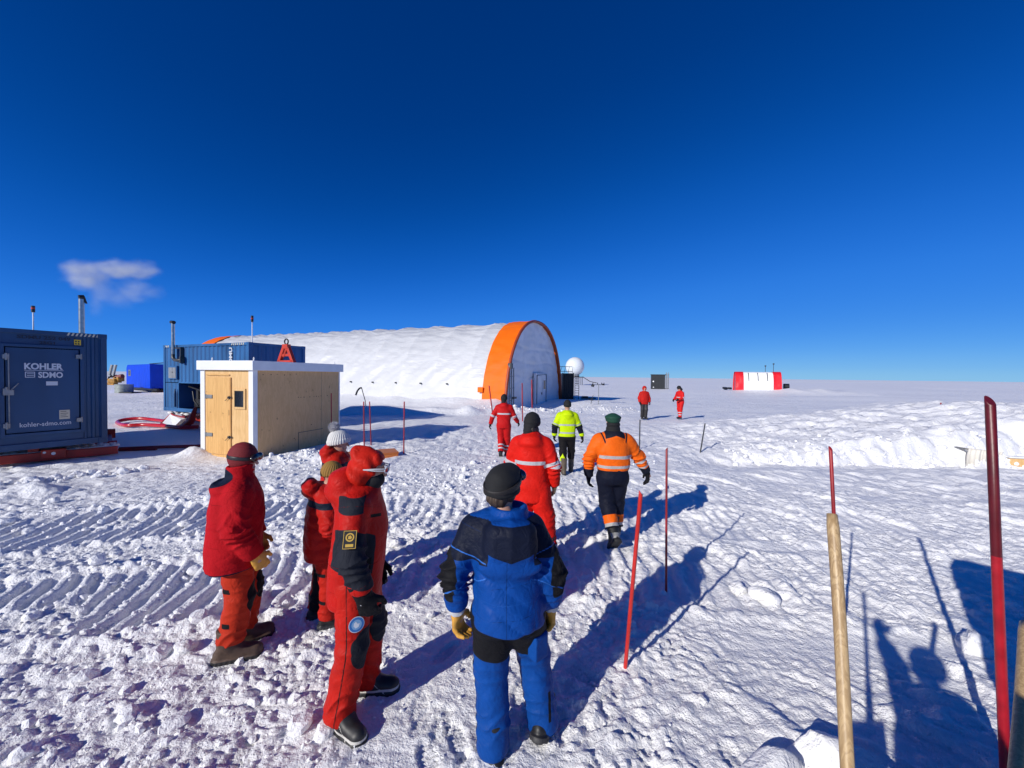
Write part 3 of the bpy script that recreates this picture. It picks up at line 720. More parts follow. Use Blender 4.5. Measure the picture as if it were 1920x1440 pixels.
# ------------------------------------------------------------------ the long white tent
def build_tent():
    A1 = Vector((-.47, 28.6, 0)); fu = Vector((.4, .9165, 0)); ax = Vector((-.914, .405, 0)); fu = Vector((.405, .914, 0))
    W_, HT, LEN = 14.0, 7.55, 43.0
    zb = -.4
    def sect(u, grow=0.0):                    # u 0..1 round the arch -> (across, z)
        th = math.pi*(1-u); e = 2/2.25
        c, s_ = math.cos(th), math.sin(th)
        return (W_/2+(W_/2+grow)*math.copysign(abs(c)**e, c), (HT+grow)*abs(s_)**(2/2.05))
    t = thing('arched_tent', 'long white arched tent hall with orange end bands and a grey front wall', 'tent', A1+Vector((0, 0, zb)), math.atan2(ax.y, ax.x))
    # local x along the tent (away), local y: towards ... compute with the local frame
    iy = 1 if (Vector((-ax.y, ax.x, 0)).dot(fu)) > 0 else -1
    def surf(name, x0, x1, nx, nu, fold, m, u0=0., u1=1., grow=0., par=t):
        xs = np.linspace(x0, x1, nx); us = np.linspace(u0, u1, nu); V = []
        pts = np.array([sect(u, grow) for u in us])
        tn = np.gradient(pts, axis=0); nn = np.stack([-tn[:, 1], tn[:, 0]], 1); nn /= np.linalg.norm(nn, axis=1)[:, None]
        XX, UU = np.meshgrid(xs, us, indexing='ij')
        Dp = fold(XX, UU)
        PY = pts[None, :, 0]+nn[None, :, 0]*Dp; PZ = pts[None, :, 1]+nn[None, :, 1]*Dp
        V = np.stack([XX, iy*PY, PZ], -1).reshape(-1, 3)
        Fc = [(i*nu+j, i*nu+j+1, (i+1)*nu+j+1, (i+1)*nu+j) for i in range(nx-1) for j in range(nu-1)]
        return mesh_obj(name, V, Fc, m, par, True)
    M_TENT = mat('white_tent_cloth', (.60, .605, .615), .45, noise=.06, nscale=.3, spec=.4, bump=.5, bscale=1.3, bdist=.16, bstretch=(.6, 1, 2))
    M_TOR = mat('orange_tent_cloth', (.90, .155, .003), .55, noise=.08, nscale=1.2, spec=.2, bump=.3, bscale=1.6, bdist=.08, bstretch=(.6, 1, 2))
    M_TGREY = mat('grey_tent_cloth', (.74, .75, .78), .5, noise=.10, nscale=.7, bump=.45, bscale=1.1, bdist=.10)
    def fold(X, U):
        rib = 3.35
        ph = (X/rib) % 1
        sag = -.20*np.sin(np.pi*ph)**.8*sst(.02, .25, U)
        w = pn2(X/1.7+1.3*np.sin(U*14), U*30+.9*np.abs(ph-.5), 14)*.11*sst(.08, .5, U)          # horizontal wrinkles
        w2 = (.5-np.abs(pn2(X/2.4+U*3, U*52-1.6*ph, 15)))*.085*sst(.22, .5, U)
        diag = pn2((X*1.0+U*26)/.9, (X*.4-U*8)/1.4, 16)*.08*sst(.42, .08, U)
        return sag+w+w2+diag+.018*pn2(X/.7, U*16, 18)
    def fold2(X, U): return .03*pn2(X/.9, U*40, 24)+.035*(.5-np.abs(pn2((X+U*9)/1.2, U*22, 25)))
    BAND = 1.95
    surf('cover', BAND, LEN-2.6, 330, 240, fold, M_TENT)
    surf('orange_band', .0, BAND+.02, 40, 240, fold2, M_TOR, grow=.05)
    surf('orange_band', LEN-2.6, LEN, 16, 90, fold2, M_TOR, grow=.05)
    # front rim tube and end wall
    for xx, nm in ((0.0, 'rim'),):
        m = MB(); m.tube([(xx, iy*sect(u, .03)[0], sect(u, .03)[1]) for u in np.linspace(0, 1, 70)], .12, 10)
        m.build(nm, mat('dark_orange_cloth', (.36, .055, .015), .5, noise=.2, nscale=2), t)
    def wallm(x, nm, m_, bmp=True):
        V = []; Fc = []; nu, nv = 90, 60
        for i, u in enumerate(np.linspace(0.002, .998, nu)):
            y, z = sect(u, -.04)
            for j in range(nv):
                v = j/(nv-1); V.append((0, y, z*v))
        V = np.array(V)
        V[:, 0] = x+.05*pn2(V[:, 1]/.8, V[:, 2]/.5, 33)+.03*np.abs(pn2(V[:, 1]/1.6, V[:, 2]/.28, 34))
        for zz in (2.75, 3.9, 5.1): V[:, 0] += .06*np.exp(-((V[:, 2]-zz-.10*np.sin(V[:, 1]*.8))/.06)**2)
        for yy in (4.2, 6.9, 9.7): V[:, 0] += .05*np.exp(-((V[:, 1]-yy)/.07)**2)
        V[:, 1] *= iy
        Fc = [(i*nv+j, i*nv+j+1, (i+1)*nv+j+1, (i+1)*nv+j) for i in range(nu-1) for j in range(nv-1)]
        return mesh_obj(nm, V, Fc, m_, t, True)
    wallm(.22, 'front_wall', M_TGREY); wallm(LEN-.3, 'rear_wall', M_TGREY)
    # door porch with a narrow window and a round topped window
    def yb(a_, b_): return (min(iy*a_, iy*b_), max(iy*a_, iy*b_))
    m = MB(); y0, y1 = yb(6.1, 9.0); m.box(-.10, .15, y0, y1, 0, 3.05); pr = m.build('porch_panel', M_TGREY, t, .06)
    m = MB(); y0, y1 = yb(6.35, 7.55); m.box(-.16, -.11, y0, y1, .1, 2.8); dr = m.build('door', M_TGREY, t, .02)
    m = MB(); y0, y1 = yb(6.65, 7.25); m.box(-.185, -.165, y0, y1, 1.75, 2.65); m.build('pane', M_WHITE, dr, .05)
    m = MB(); y0, y1 = yb(7.9, 8.6); m.box(-.15, -.105, y0, y1, 1.45, 2.5); wf = m.build('window', M_WHITE, t, .02)
    m = MB(); y0, y1 = yb(8.02, 8.48); m.box(-.17, -.152, y0, y1, 1.57, 2.38); m.build('pane', mat('brown_glass', (.10, .085, .075), .2), wf)
    m = MB(); y0, y1 = yb(7.42, 7.48); m.box(-.22, -.165, y0, y1, 1.1, 1.3); m.build('handle', M_BLACK, dr)
    m = MB(); m.tube([(-.14, iy*6.3, .0), (-.14, iy*6.3, 2.85), (-.14, iy*8.8, 2.95), (-.14, iy*8.8, .3)], .035, 6); m.build('porch_frame', M_GREY, t)
    # frames, pipes and fittings at the left foot of the front wall
    m = MB()
    for y_, zt in ((.55, 3.6), (.95, 3.9), (1.35, 3.3)): m.tube([(-.08, iy*y_, .2), (-.05, iy*y_*.98, zt)], .045, 6)
    for z_ in (.9, 1.8, 2.7, 3.3): m.tube([(-.08, iy*.5, z_), (-.08, iy*1.4, z_+.05)], .03, 6)
    m.build('side_frame', M_GREY, t)
    m = MB(); m.box(-.2, .1, *yb(.55, .85), 3.3, 3.7); m.box(-.15, .05, *yb(1.15, 1.75), 1.0, 1.15); m.build('bracket', M_DGREY, t)
    # row of anchor eyelets in the cover
    us = .085
    for k in range(11):
        m = MB(); x = 5.2+2.55*k; y, z = sect(us, .02); m.tube([(x, iy*y-iy*.14, z), (x, iy*y+iy*.03, z)], .06, 8); m.build('eyelet', M_BLACK, t)
    y, z = sect(.07, .1)
    m = MB(); m.box(BAND-.1, BAND+.35, *yb(y-.16, y-.02), z-.25, z+.15); m.build('orange_flap', M_TOR, t, .03)
build_tent()

p0 = PG(686, 770); Y0 = 25.0
q = [AT(685, 752, Y0), AT(681, 738, Y0), AT(678, 727, Y0), AT(674, 728, Y0-.1), AT(670, 733, Y0-.2), AT(667, 741, Y0-.3)]
t = thing('bent_stake', 'thin bent black hook standing in the snow before the side of the big white tent', 'stake', q[0]-Vector((0, 0, 1.2)))
m = MB(); o0 = q[0]-Vector((0, 0, 1.2)); m.tube([Vector((.1, 0, 0))]+[v-o0 for v in q[:3]], .025, 6); m.tube([v-o0 for v in q[2:]], .055, 6); m.build('hook', M_BLACK, t)
# ------------------------------------------------------------------ things by and beyond the tent
def b_at(px, py): return PG(px, py)
def build_far():
    # tall dark container with a ladder right of the tent
    t = thing('storage_container', 'black ribbed container with a ladder, standing at the right foot of the tent', 'container', Vector((5.35, 41.2, -.05)), math.radians(2))
    m = MB(); corr(m, (0, 0), (1.15, 0), (0, -1), 0, 2.75, .22, .05); corr(m, (1.15, 0), (1.15, 2.4), (1, 0), 0, 2.75, .22, .05); m.box(.02, 1.10, .06, 2.4, 0, 2.74)
    m.box(-.04, .06, -.04, .06, 0, 2.8); m.box(1.1, 1.2, -.04, .06, 0, 2.8); m.build('body', M_BLACK, t)
    m = MB(); m.tube([(1.28, -.2, 0), (1.28, -.2, 2.65)], .03, 6); m.tube([(1.72, -.1, 0), (1.72, -.1, 2.55)], .03, 6)
    for k in range(10): m.tube([(1.28, -.2, .2+.25*k), (1.72, -.1, .18+.25*k)], .022, 5)
    m.build('ladder', M_BLACK, t)
    m = MB()
    for z_ in (2.95, 3.45): m.tube([(-.3, -.1, z_), (1.0, -.1, z_)], .03, 6)
    for k in range(4): m.tube([(-.3+.43*k, -.1, 2.78), (-.1+.43*k*.9, -.1, 3.45)], .022, 5)
    m.build('railing', M_DGREY, t)
    # radome
    c = AT(1078, 687, 118); r = 17.3*118/F
    t = thing('radome', 'white dish shaped radome ball on a low platform behind the tent', 'radome', (c.x, c.y, 0))
    bm = bmesh.new(); bmesh.ops.create_icosphere(bm, subdivisions=4, radius=r)
    V = [v.co.copy() for v in bm.verts]; Fc = [tuple(v.index for v in f.verts) for f in bm.faces]; bm.free()
    mesh_obj('ball', V, Fc, mat('radome_white', (.72, .76, .78), .4, noise=.06, nscale=.3), t, True, (0, 0, c.z))
    m = MB(); m.tube([(0, 0, c.z-r-.3), (0, 0, c.z-r+.4)], 1.3, 20); m.build('collar', M_GREY, t)
    m = MB(); m.box(-2.2, 2.4, -1.5, 1.5, c.z-r-.55, c.z-r-.3)
    for x in (-2, -.7, .7, 2.1):
        for y in (-1.3, 1.3): m.tube([(x, y, -.5), (x, y, c.z-r-.4)], .08, 6)
    m.tube([(2.2, -1, c.z-r-.3), (4.2, -2, 1.0), (6, -3, .6)], .12, 6)
    m.build('platform', M_DGREY, t)
    # weather instruments
    p = PG(1122, 760); t = thing('instrument_mast', 'thin mast with small weather instruments on a cross arm', 'mast', p)
    z = (760-721)*p.y/F
    m = MB(); m.tube([(0, 0, -.1), (0, 0, z)], .03, 6); m.tube([(-.55, 0, z), (.5, 0, z-.02)], .03, 6); m.build('mast', M_GREY, t)
    m = MB()
    for x in (-.5, -.1, .25, .45): m.tube([(x, 0, z), (x, 0, z+.16)], .035, 6)
    m.tube([(-.62, 0, z-.05), (-.40, 0, z-.12)], .12, 8); m.tube([(.30, 0, z+.02), (.48, 0, z+.0)], .07, 8); m.build('sensor', M_DGREY, t)
    # dark box on the plain
    p = G(1221, 731); t = thing('dark_hut', 'dark grey box hut with two pale pipes on its right side, far off', 'hut', (p.x, p.y, 0), math.radians(-17))
    m = MB(); m.box(0, 2.45, 0, 2.4, 0, 2.85)
    for x in (.02, .6, 1.2, 1.8, 2.38): m.box(x-.03, x+.03, -.03, 0, .05, 2.8)
    m.build('body', mat('olive_grey', (.016, .019, .021), .5, noise=.2, nscale=2), t)
    m = MB(); m.box(-.08, 2.6, -.06, 2.45, 2.85, 2.98); m.build('roof', M_BLACK, t)
    m = MB(); m.tube([(.36, -.04, 1.62), (.36, -.09, 1.62)], .14, 12); m.box(.28, .5, -.08, -.035, .45, .6); m.build('lamp', M_WHITE, t)
    for x in (2.66, 3.0):
        m = MB(); m.tube([(x, .1, .1), (x, .1, 3.15)], .13, 10); m.tube([(x, .1, 3.15), (x, .1, 3.4)], .05, 6); m.build('pipe', M_GREY, t)
    m = MB(); m.box(2.45, 3.15, .0, .8, 0, .35); m.tube([(3.0, .1, .1), (3.6, .0, .12), (5.6, -.4, .05)], .07, 6); m.build('cable_box', M_BLACK, t)
    # small red and white tent
    p = G(1379, 735); q = G(1466, 737.0); Lr = (q-p).length
    t = thing('small_tent', 'small white arched tent with a red band at each end, far off', 'tent', (p.x, p.y, 0), math.atan2(q.y-p.y, q.x-p.x))
    def arch(x0, x1, nm, m_, gr=0., wob=.04):
        nx = max(3, int((x1-x0)/.12)); nu = 40; V = []
        for i in range(nx):
            x = x0+(x1-x0)*i/(nx-1)
            for j in range(nu):
                th = math.pi*(1-j/(nu-1)); V.append((x, 1.6+(1.6+gr)*math.copysign(abs(math.cos(th))**.75, math.cos(th)), (3.55+gr)*abs(math.sin(th))**.9))
        V = np.array(V); V += (wob*vn3(V*1.8, 8))[:, None]*np.array([0, -1, .4])
        return mesh_obj(nm, V, [(i*nu+j, i*nu+j+1, (i+1)*nu+j+1, (i+1)*nu+j) for i in range(nx-1) for j in range(nu-1)], m_, t, True)
    mr = mat('red_tent_cloth', (.72, .014, .022), .35, noise=.1, nscale=1.5, bump=.4, bscale=1.5, bdist=.1)
    mw = mat('white_small_tent_cloth', (.84, .85, .86), .4, noise=.04, nscale=1, bump=.4, bscale=1.0, bdist=.1)
    arch(0, 1.25, 'red_band', mr, .05); arch(Lr-1.2, Lr, 'red_band', mr, .05); arch(1.25, Lr-1.2, 'cover', mw)
    V = []; nu = 30
    for x in (.12, Lr-.12):
        V = [(x, 1.6+1.55*math.copysign(abs(math.cos(a))**.75, math.cos(a)), 3.5*abs(math.sin(a))**.9) for a in np.linspace(math.pi, 0, nu)]
        mesh_obj('end_wall', V, [tuple(range(nu))], mr, t)
    for x in (2.0, 3.4, 4.8):
        m = MB(); m.tube([(x, .08, 2.0), (x, .33, 2.75), (x, .80, 3.38)], .06, 5); m.build('strap', M_DGREY, t)
    for x, zt in ((4.7, 4.5), (5.9, 4.85)):
        m = MB(); m.tube([(x, 1.6, 3.4), (x, 1.6, zt)], .04, 5); m.tube([(x, 1.6, zt), (x, 1.6, zt+.22)], .13, 6); m.build('antenna', M_DGREY, t)
    # fan heater to the right of it, pile to the left
    p = AT(1470, 724, 69.0)
    t = thing('fan_unit', 'black round fan unit standing against the right end of the red and white tent', 'fan', (p.x+.3, p.y, 0))
    m = MB(); m.tube([(-.4, 0, 1.05), (.35, -.35, 1.05)], [.50, .50], 16); m.tube([(0, 0, 0), (0, 0, .7)], .1, 6); m.tube([(.2, -.2, .6), (2.4, -1.5, .05)], .07, 6); m.build('housing', M_BLACK, t)
    m = MB(); m.tube([(.352, -.352, 1.05), (.40, -.39, 1.05)], .30, 14); m.build('fan_grille', M_GREY, t)
    p = G(1363, 730); t = thing('gear_pile', 'low dark pile of gear on the snow left of the red and white tent', 'gear pile', p)
    m = MB(); r = random.Random(4)
    for k in range(9): m.obox((r.uniform(-.7, .7), r.uniform(-.3, .3), .15+r.random()*.15), (.3, .05, 0), (-.05, .2, .03), (0, .02, .12+.1*r.random()))
    m.build('bags', M_BLACK, t, .04)
    p = PG(1100, 748); t = thing('pallet', 'low dark pallet lying on the snow right of the black container', 'pallet', p)
    m = MB(); m.box(-.6, .9, -.5, .5, .05, .16); m.box(-.5, .1, -.3, .3, .16, .30); m.build('boards', M_BLACK, t)
    p = PG(1108, 757); t = thing('cross_arm', 'small bent metal stake stuck in the snow in front of the pallet', 'stake', p)
    m = MB(); m.tube([(0, 0, -.05), (.05, 0, .35), (.18, 0, .72)], .025, 6); m.tube([(-.2, 0, .33), (.2, 0, .28)], .025, 6); m.build('rod', M_DGREY, t)
    # canvas curtain and box in the cut bank
    a = G(1800, 864); b = G(1862, 860)
    n = 60; V = []
    M_CANV = mat('canvas', (.74, .70, .62), .7, bump=.2, bscale=5, noise=.06, nscale=2)
    for i in range(n):
        s_ = i/(n-1); q = a.lerp(b, s_); dy = .05*math.sin(s_*38)*(1-s_*.8)+.03*math.sin(s_*90)
        for k, (z, o_) in enumerate(((-.25, 0), (.20, -.02), (.40-.16*s_, -.05), (.40-.20*s_, .35))): V.append((q.x, q.y+dy*(1 if k < 3 else 0)+o_-.18, z))
    t = mesh_obj('canvas_sheet', V, [(i*4+k, i*4+k+1, (i+1)*4+k+1, (i+1)*4+k) for i in range(n-1) for k in range(3)], M_CANV, None, True)
    s_ = t.modifiers.new('solid', 'SOLIDIFY'); s_.thickness = .01
    tag(t, 'cream canvas sheet hanging in folds at the cut face of the snow bank', 'sheet')
    p = G(1893, 862); t = thing('wooden_box', 'small pale wooden box with snow on its lid at the end of the snow bank', 'box', (p.x, p.y-.15, -.2), math.radians(-12))
    m = MB(); m.box(-.25, .20, -.15, .15, .05, .30); m.build('box_body', M_PLY, t, .01)
    m = MB(); m.box(-.30, .24, -.19, .19, .30, .35); m.build('lid', M_WHITE, t, .01)
build_far()

# ------------------------------------------------------------------ the left edge: tarp tent, barrel, machine, sledges
def build_left():
    c = G(277, 729)+Vector((0, 0, 0)); a = G(240, 728); rr = G(318, 729)
    a = AT(240, 728, 50); 
    # tarpaulin covered cabin raised on a sledge
    P0 = AT(237, 728, 48.5); P1 = AT(281, 729, 44.0)
    u = (P1-P0); Lx = u.length; t = thing('tarpaulin_cabin', 'bright blue tarpaulin covered cabin with a small window, raised on runners in the left distance', 'cabin', (P0.x, P0.y, .45), math.atan2(u.y, u.x))
    w, d, h = Lx, 4.6, 2.72
    m = MB(); seg = 22; prof = [(0, 0), (-.03, h*.5), (.02, h*.86), (.35, h), (w-.02, h*1.02), (w, h*.5), (w, 0)]
    V = []; n = len(prof)
    for y in (0, d): V += [(x, y, z) for x, z in prof]
    fc = [tuple(range(n)), tuple(range(n, 2*n))[::-1]]+[(i, n+i, n+(i+1) % n, (i+1) % n) for i in range(n)]
    o = mesh_obj('tarpaulin', V, fc, M_TARP, t, False, None, .06)
    m = MB(); m.box(.85, 1.75, -.03, .02, 1.35, 2.1); wf = m.build('window', M_GREY, t, .02)
    m = MB(); m.box(.95, 1.65, -.045, -.032, 1.43, 2.02); m.build('pane', M_GLASS, wf)
    m = MB(); m.box(.2, w+1, .3, .5, -.25, -.02); m.box(.2, w+1, d-.5, d-.3, -.25, -.02)
    for x in (.8, w-.5): m.box(x, x+.15, .3, d-.3, -.45, -.2)
    m.build('runner', M_BLACK, t)
    m = MB(); m.tube([(w*.55, 1.0, h+.12), (w+2.6, 1.0, h+.25)], .06, 6); m.tube([(w+2.0, 1.0, h+.2), (w+2.2, 1.0, h+.7), (w+2.7, 1.0, h+.9)], .08, 6); m.build('stove_pipe', M_DGREY, t)
    # galvanised barrel
    p = PG(233, 737); t = thing('round_tank', 'short round galvanised tank standing on the snow before the tarpaulin cabin', 'tank', p)
    r_ = 13*p.y/F
    m = MB(); m.tube([(0, 0, -.1), (0, 0, 1.0)], r_, 22)
    for z in (.1, .5, .93): m.tube([(0, 0, z), (0, 0, z+.06)], r_*1.04, 22)
    m.build('shell', mat('galvanised', (.33, .36, .33), .5, metal=.2, noise=.2, nscale=4), t)
    m = MB(); m.box(.3, 1.7, -.9, .3, .0, .16); m.build('board', M_BLACK, t)
    # yellow machine
    p = PG(212, 722); t = thing('drilling_machine', 'rusty yellow machine with two upright grey arms beyond the round tank', 'machine', p)
    k = p.y/F
    m = MB(); m.box(-5*k, 8*k, -.5, .8, .4, 12*k); m.box(-9*k, 4*k, -.3, .5, 0, 5*k); m.box(2*k, 12*k, -.2, .9, 7*k, 15*k); m.build('body', mat('rusty_yellow', (.42, .20, .02), .5, noise=.5, nscale=2), t, .05)
    m = MB(); m.tube([(3*k, .2, 14*k), (16*k, .2, 17*k)], 4*k, 10); m.build('tank', mat('dull_red', (.20, .03, .02), .5, noise=.3), t)
    for x in (-4, 3):
        m = MB(); m.obox((x*k, 0, 28*k), (1.7*k, 0, 0), (0, .15, 0), (2.5*k, 0, 10*k)); m.build('arm', M_GREY, t, .03)
    m = MB()
    for q in range(6): m.tube([(-9*k+3*q*k, -.3, 9*k+q % 2*6*k), (-4*k+3*q*k, .2, 19*k-q % 3*4*k)], .10, 5)
    m.build('strut', M_BLACK, t)
    p = PG(206, 700+30); 
    # wide red sledge under the left container
    def beam(mb, a, b, hw, z0, z1):
        a, b = Vector(a), Vector(b); d = (b-a); d.z = 0; n_ = Vector((-d.y, d.x, 0)).normalized()*hw
        V = []
        for p_ in (a, b):
            for s_ in (-1, 1):
                for z in (z0, z1): V.append((p_+n_*s_+Vector((0, 0, z))))
        mb.add(V, [(0, 1, 3, 2), (4, 6, 7, 5), (0, 4, 5, 1), (2, 3, 7, 6), (0, 2, 6, 4), (1, 5, 7, 3)])
    e0, e1 = Vector((-11.6, 6.35, 0)), Vector((-9.95, 9.75, 0))
    e0 = G(-60, 872, .12); e0.z = 0; e1 = G(221, 846, .12); e1.z = 0
    t = thing('sledge_frame', 'red steel skid frame with snow on its deck under the dark blue container', 'sledge', (0, 0, 0))
    dirn = (e1-e0).normalized(); back = Vector((-dirn.y, dirn.x, 0))
    m = MB(); beam(m, e0, e1, .06, .06, .27); m.build('front_beam', M_RED, t, .012)
    m = MB(); beam(m, e0+back*1.0, e1+back*1.0, .06, .1, .3); beam(m, e0+back*3.4, e1+back*3.4, .08, .1, .4)
    beam(m, e0+back*.02, e0+back*5.0, .07, .12, .40); beam(m, e1-dirn*.16+back*.06, e1-dirn*.16+back*5.0, .07, .10, .25); beam(m, e1-dirn*1.5+back*.06, e1-dirn*1.5+back*5.0, .09, .12, .41)
    m.build('cross_beam', M_RED, t, .01)
    cb = G(101, 852, .2); cb.z = 0
    m = MB(); beam(m, cb-dirn*.21, cb+dirn*.21, .085, .12, .34); br = m.build('bracket', M_RED, t, .015)
    m = MB(); m.tube([cb-back*.09+Vector((0, 0, .24)), cb-back*.12+Vector((0, 0, .24))], .04, 8); m.tube([cb-dirn*.15-back*.09+Vector((0, 0, .28)), cb-dirn*.15-back*.11+Vector((0, 0, .28))], .03, 8); m.build('bolt', M_WHITE, br)
    # snow lying on the deck: lumps
    g = np.random.default_rng(9)
    mbs = MB()
    for k in range(170):
        s_ = g.random(); q = e0.lerp(e1, s_)+back*(.12+g.random()*.85)
        r_ = .05+.09*g.random()*(1 if s_ < .72 else .45)
        V, Fc = lump(g, r_, .7, 2); mbs.add(V+np.array([q.x, q.y, .22+.05*g.random()]), Fc, True)
    mbs.build('snow_on_deck', M_SNOWB, t)
    m = MB(); beam(m, e0+back*.08, e1+back*.08-dirn*.05, .03, .262, .285); beam(m, e0+back*.5, e1+back*.5, .42, .18, .23); m.build('snow_cover', M_SNOWB, t)
    # tow pole to the right of it
    a_, b_ = PG(224, 846), PG(392, 840)
    t = thing('tow_bar', 'thin dark red tow bar lying between the skid frame and the plywood hut', 'tow bar', a_+Vector((0, 0, .07)))
    m = MB(); q = b_-a_; m.tube([(0, 0, 0), (q.x*.5, q.y*.5, q.z*.5+.01), (q.x, q.y, q.z)], .05, 8); m.tube([(0, 0, -.02), (q.x*.4, q.y*.4, -.03)], .065, 8); m.build('bar', mat('dark_red_paint', (.16, .008, .012), .45, noise=.3), t)
    # second sledge with white sides
    p = PG(335, 797); t = thing('cargo_sledge', 'red sledge with upturned white and red nose under the brighter blue container', 'sledge', p, math.atan2(-.41, .91))
    m = MB(); m.add([(-1.15, .2, .42), (-.55, -.35, .10), (.75, -.55, .0), (1.25, -.5, .36), (-1.10, .35, .46), (-.5, -.20, .16), (.8, -.35, .05), (1.3, -.3, .40)],
                  [(0, 1, 2, 3), (7, 6, 5, 4), (0, 4, 5, 1), (1, 5, 6, 2), (2, 6, 7, 3), (3, 7, 4, 0)]); m.build('side_panel', M_WHITE, t, .01)
    m = MB(); m.tube([(-1.15, .22, .46), (-.2, -.1, .44), (1.3, -.38, .44)], .035, 6); m.tube([(-1.1, .2, .38), (-.55, -.38, .06), (.75, -.58, -.02), (1.5, -.55, .06), (2.0, -.5, .36), (2.1, -.4, .9)], [.04, .05, .09, .13, .13, .06], 8)
    m.box(-1.0, 4.4, .6, .8, .1, .42); m.box(-1.0, 4.4, 2.2, 2.4, .1, .42); m.build('runner', M_RED, t)
    g = np.random.default_rng(19); mbs = MB()
    for k in range(26):
        r_ = .06+.08*g.random(); V, Fc = lump(g, r_, .6, 2); mbs.add(V+np.array([-.9+2.0*g.random(), .1+.3*g.random(), .47+.05*g.random()]), Fc, True)
    mbs.build('snow_on_deck', M_SNOWB, t)
    # red loop of lifting hose
    pts = [PG(x, y)+Vector((0, 0, z)) for x, y, z in ((372, 806, .12), (340, 806, .10), (305, 803, .10), (270, 802, .12), (235, 802, .10), (220, 797, .12), (232, 793, .14), (262, 791, .16), (292, 793, .14), (322, 797, .14), (360, 799, .14))]
    def smooth_path(P, n=6):
        out = []
        for i in range(len(P)-1):
            p0, p1, p2, p3 = P[max(i-1, 0)], P[i], P[i+1], P[min(i+2, len(P)-1)]
            for k in range(n):
                s_ = k/n; out.append(.5*((2*p1)+(p2-p0)*s_+(2*p0-5*p1+4*p2-p3)*s_*s_+(-p0+3*p1-3*p2+p3)*s_**3))
        return out+[P[-1]]
    m = MB(); m.tube(smooth_path(pts), .075, 10); o = m.build('fuel_hose', mat('glossy_red_hose', (.50, .012, .02), .25, noise=.2, nscale=2), None)
    tag(o, 'thick glossy red hose lying in a long loop on the snow between the two containers', 'hose')
    # orange board lying in the snow
    p = PG(722, 858); t = thing('orange_board', 'flat orange wooden sledge board lying in the snow behind the person with white sunglasses', 'board', p+Vector((0, 0, .12)), math.radians(28))
    m = MB(); m.box(-1.0, .35, -.2, .45, .0, .05); m.build('deck', M_BOARD, t, .006)
    m = MB(); m.box(-.98, .33, -.205, -.15, -.14, -.003); m.box(-.98, .33, .40, .44, -.14, -.003); m.build('edge_rail', M_BOARD, t, .006)
build_left()

# ------------------------------------------------------------------ marker poles and tool handles
def pole(a, b, r, m, name, label, cat='pole', group='red marker poles', cut=True, r2=None):
    a, b = Vector(a), Vector(b); d = (b-a); L_ = d.length
    o = MB(); n = 12; V = []; zs = [0, L_*.33, L_*.66, L_-r*2.2, L_]; rr = [r, r*1.02, r*.98, r*.96, (r2 or r*.94)]
    q = d.to_track_quat('Z', 'Y').to_matrix()
    for z, r_ in zip(zs, rr):
        for k in range(n):
            an = 2*math.pi*k/n
            zz = z-(r*1.3*(1+math.cos(an)) if (cut and z == L_) else 0)
            V.append(q @ Vector((r_*math.cos(an), r_*math.sin(an), zz)))
    fc = [(i*n+k, i*n+(k+1) % n, (i+1)*n+(k+1) % n, (i+1)*n+k) for i in range(len(zs)-1) for k in range(n)]+[tuple(range((len(zs)-1)*n, len(zs)*n))]
    o = mesh_obj(name, V, fc, m, None, False, a)
    me = o.data; me.polygons.foreach_set('use_smooth', [True]*(len(me.polygons)-1)+[False]); me.update()
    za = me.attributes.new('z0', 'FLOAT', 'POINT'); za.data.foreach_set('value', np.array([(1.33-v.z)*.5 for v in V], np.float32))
    return tag(o, label, cat, group)
M_RPOLE3 = mat('dark_top_pole', (.12, .008, .014), .4, noise=.3, nscale=9, bump=.25, bscale=40, bdist=.003, zones=[((.40, .012, .022), .4)])  # upper length darker red, lower length brighter red
def gp(px, py, down=.25):
    p = PG(px, py); p.z -= 0; return p
pole(gp(1172, 1256), AT(1202, 919, 2.78), .0155, M_RPOLE2, 'marker_pole', 'bright red pole leaning towards the camera beside the blue jacket', group=None)
pole(gp(1249, 1114), AT(1250, 839, 4.24), .012, M_RPOLE, 'marker_pole', 'thin upright pole, dark red above and black below, to the right of the orange jacket', group=None)
pole(Vector((2.70, 3.10, -.1)), AT(1557, 837, 3.07), .0135, M_RPOLE, 'marker_pole', 'red pole standing right behind the wooden handle', group=None)
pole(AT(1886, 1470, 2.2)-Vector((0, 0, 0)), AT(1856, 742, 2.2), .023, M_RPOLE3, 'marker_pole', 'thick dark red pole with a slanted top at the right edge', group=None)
for (bx, by), (tx, ty), r, lab in (((757, 853), (758, 753), .020, 'thin red pole standing in the snow to the right of the orange board'),
                                   ((683, 835), (682, 753), .020, 'left of the two thin red poles behind the white bobble hat'),
                                   ((696, 836), (693, 753), .018, 'right of the two thin red poles behind the white bobble hat'),
                                   ((622, 815), (621, 737), .018, 'short red stake in front of the side wall of the plywood hut'),
                                   ((924, 775), (917, 723), .035, 'leaning thin pole in front of the orange band of the big tent'),
                                   ((980, 790), (979, 718), .030, 'thin grey red pole in front of the grey tent wall, left one'),
                                   ((998, 770), (997, 712), .040, 'thin red pole just left of the tent door'),
                                   ((1764, 780), (1764, 755), .022, 'short red stake on the crest of the big snow bank')):
    b_ = PG(bx, by)
    if bx == 1764: b_ = Vector((AT(1764, 780, 15.2).x, 15.2, gz(AT(1764, 780, 15.2).x, 15.2)-.1))
    if bx == 622: b_ = AT(622, 815, 12.4); b_.z = gz(b_.x, b_.y)-.05
    pole(b_-Vector((0, 0, .1)), AT(tx, ty, b_.y), r, M_RPOLE, 'marker_pole', lab, group=None, cut=False)
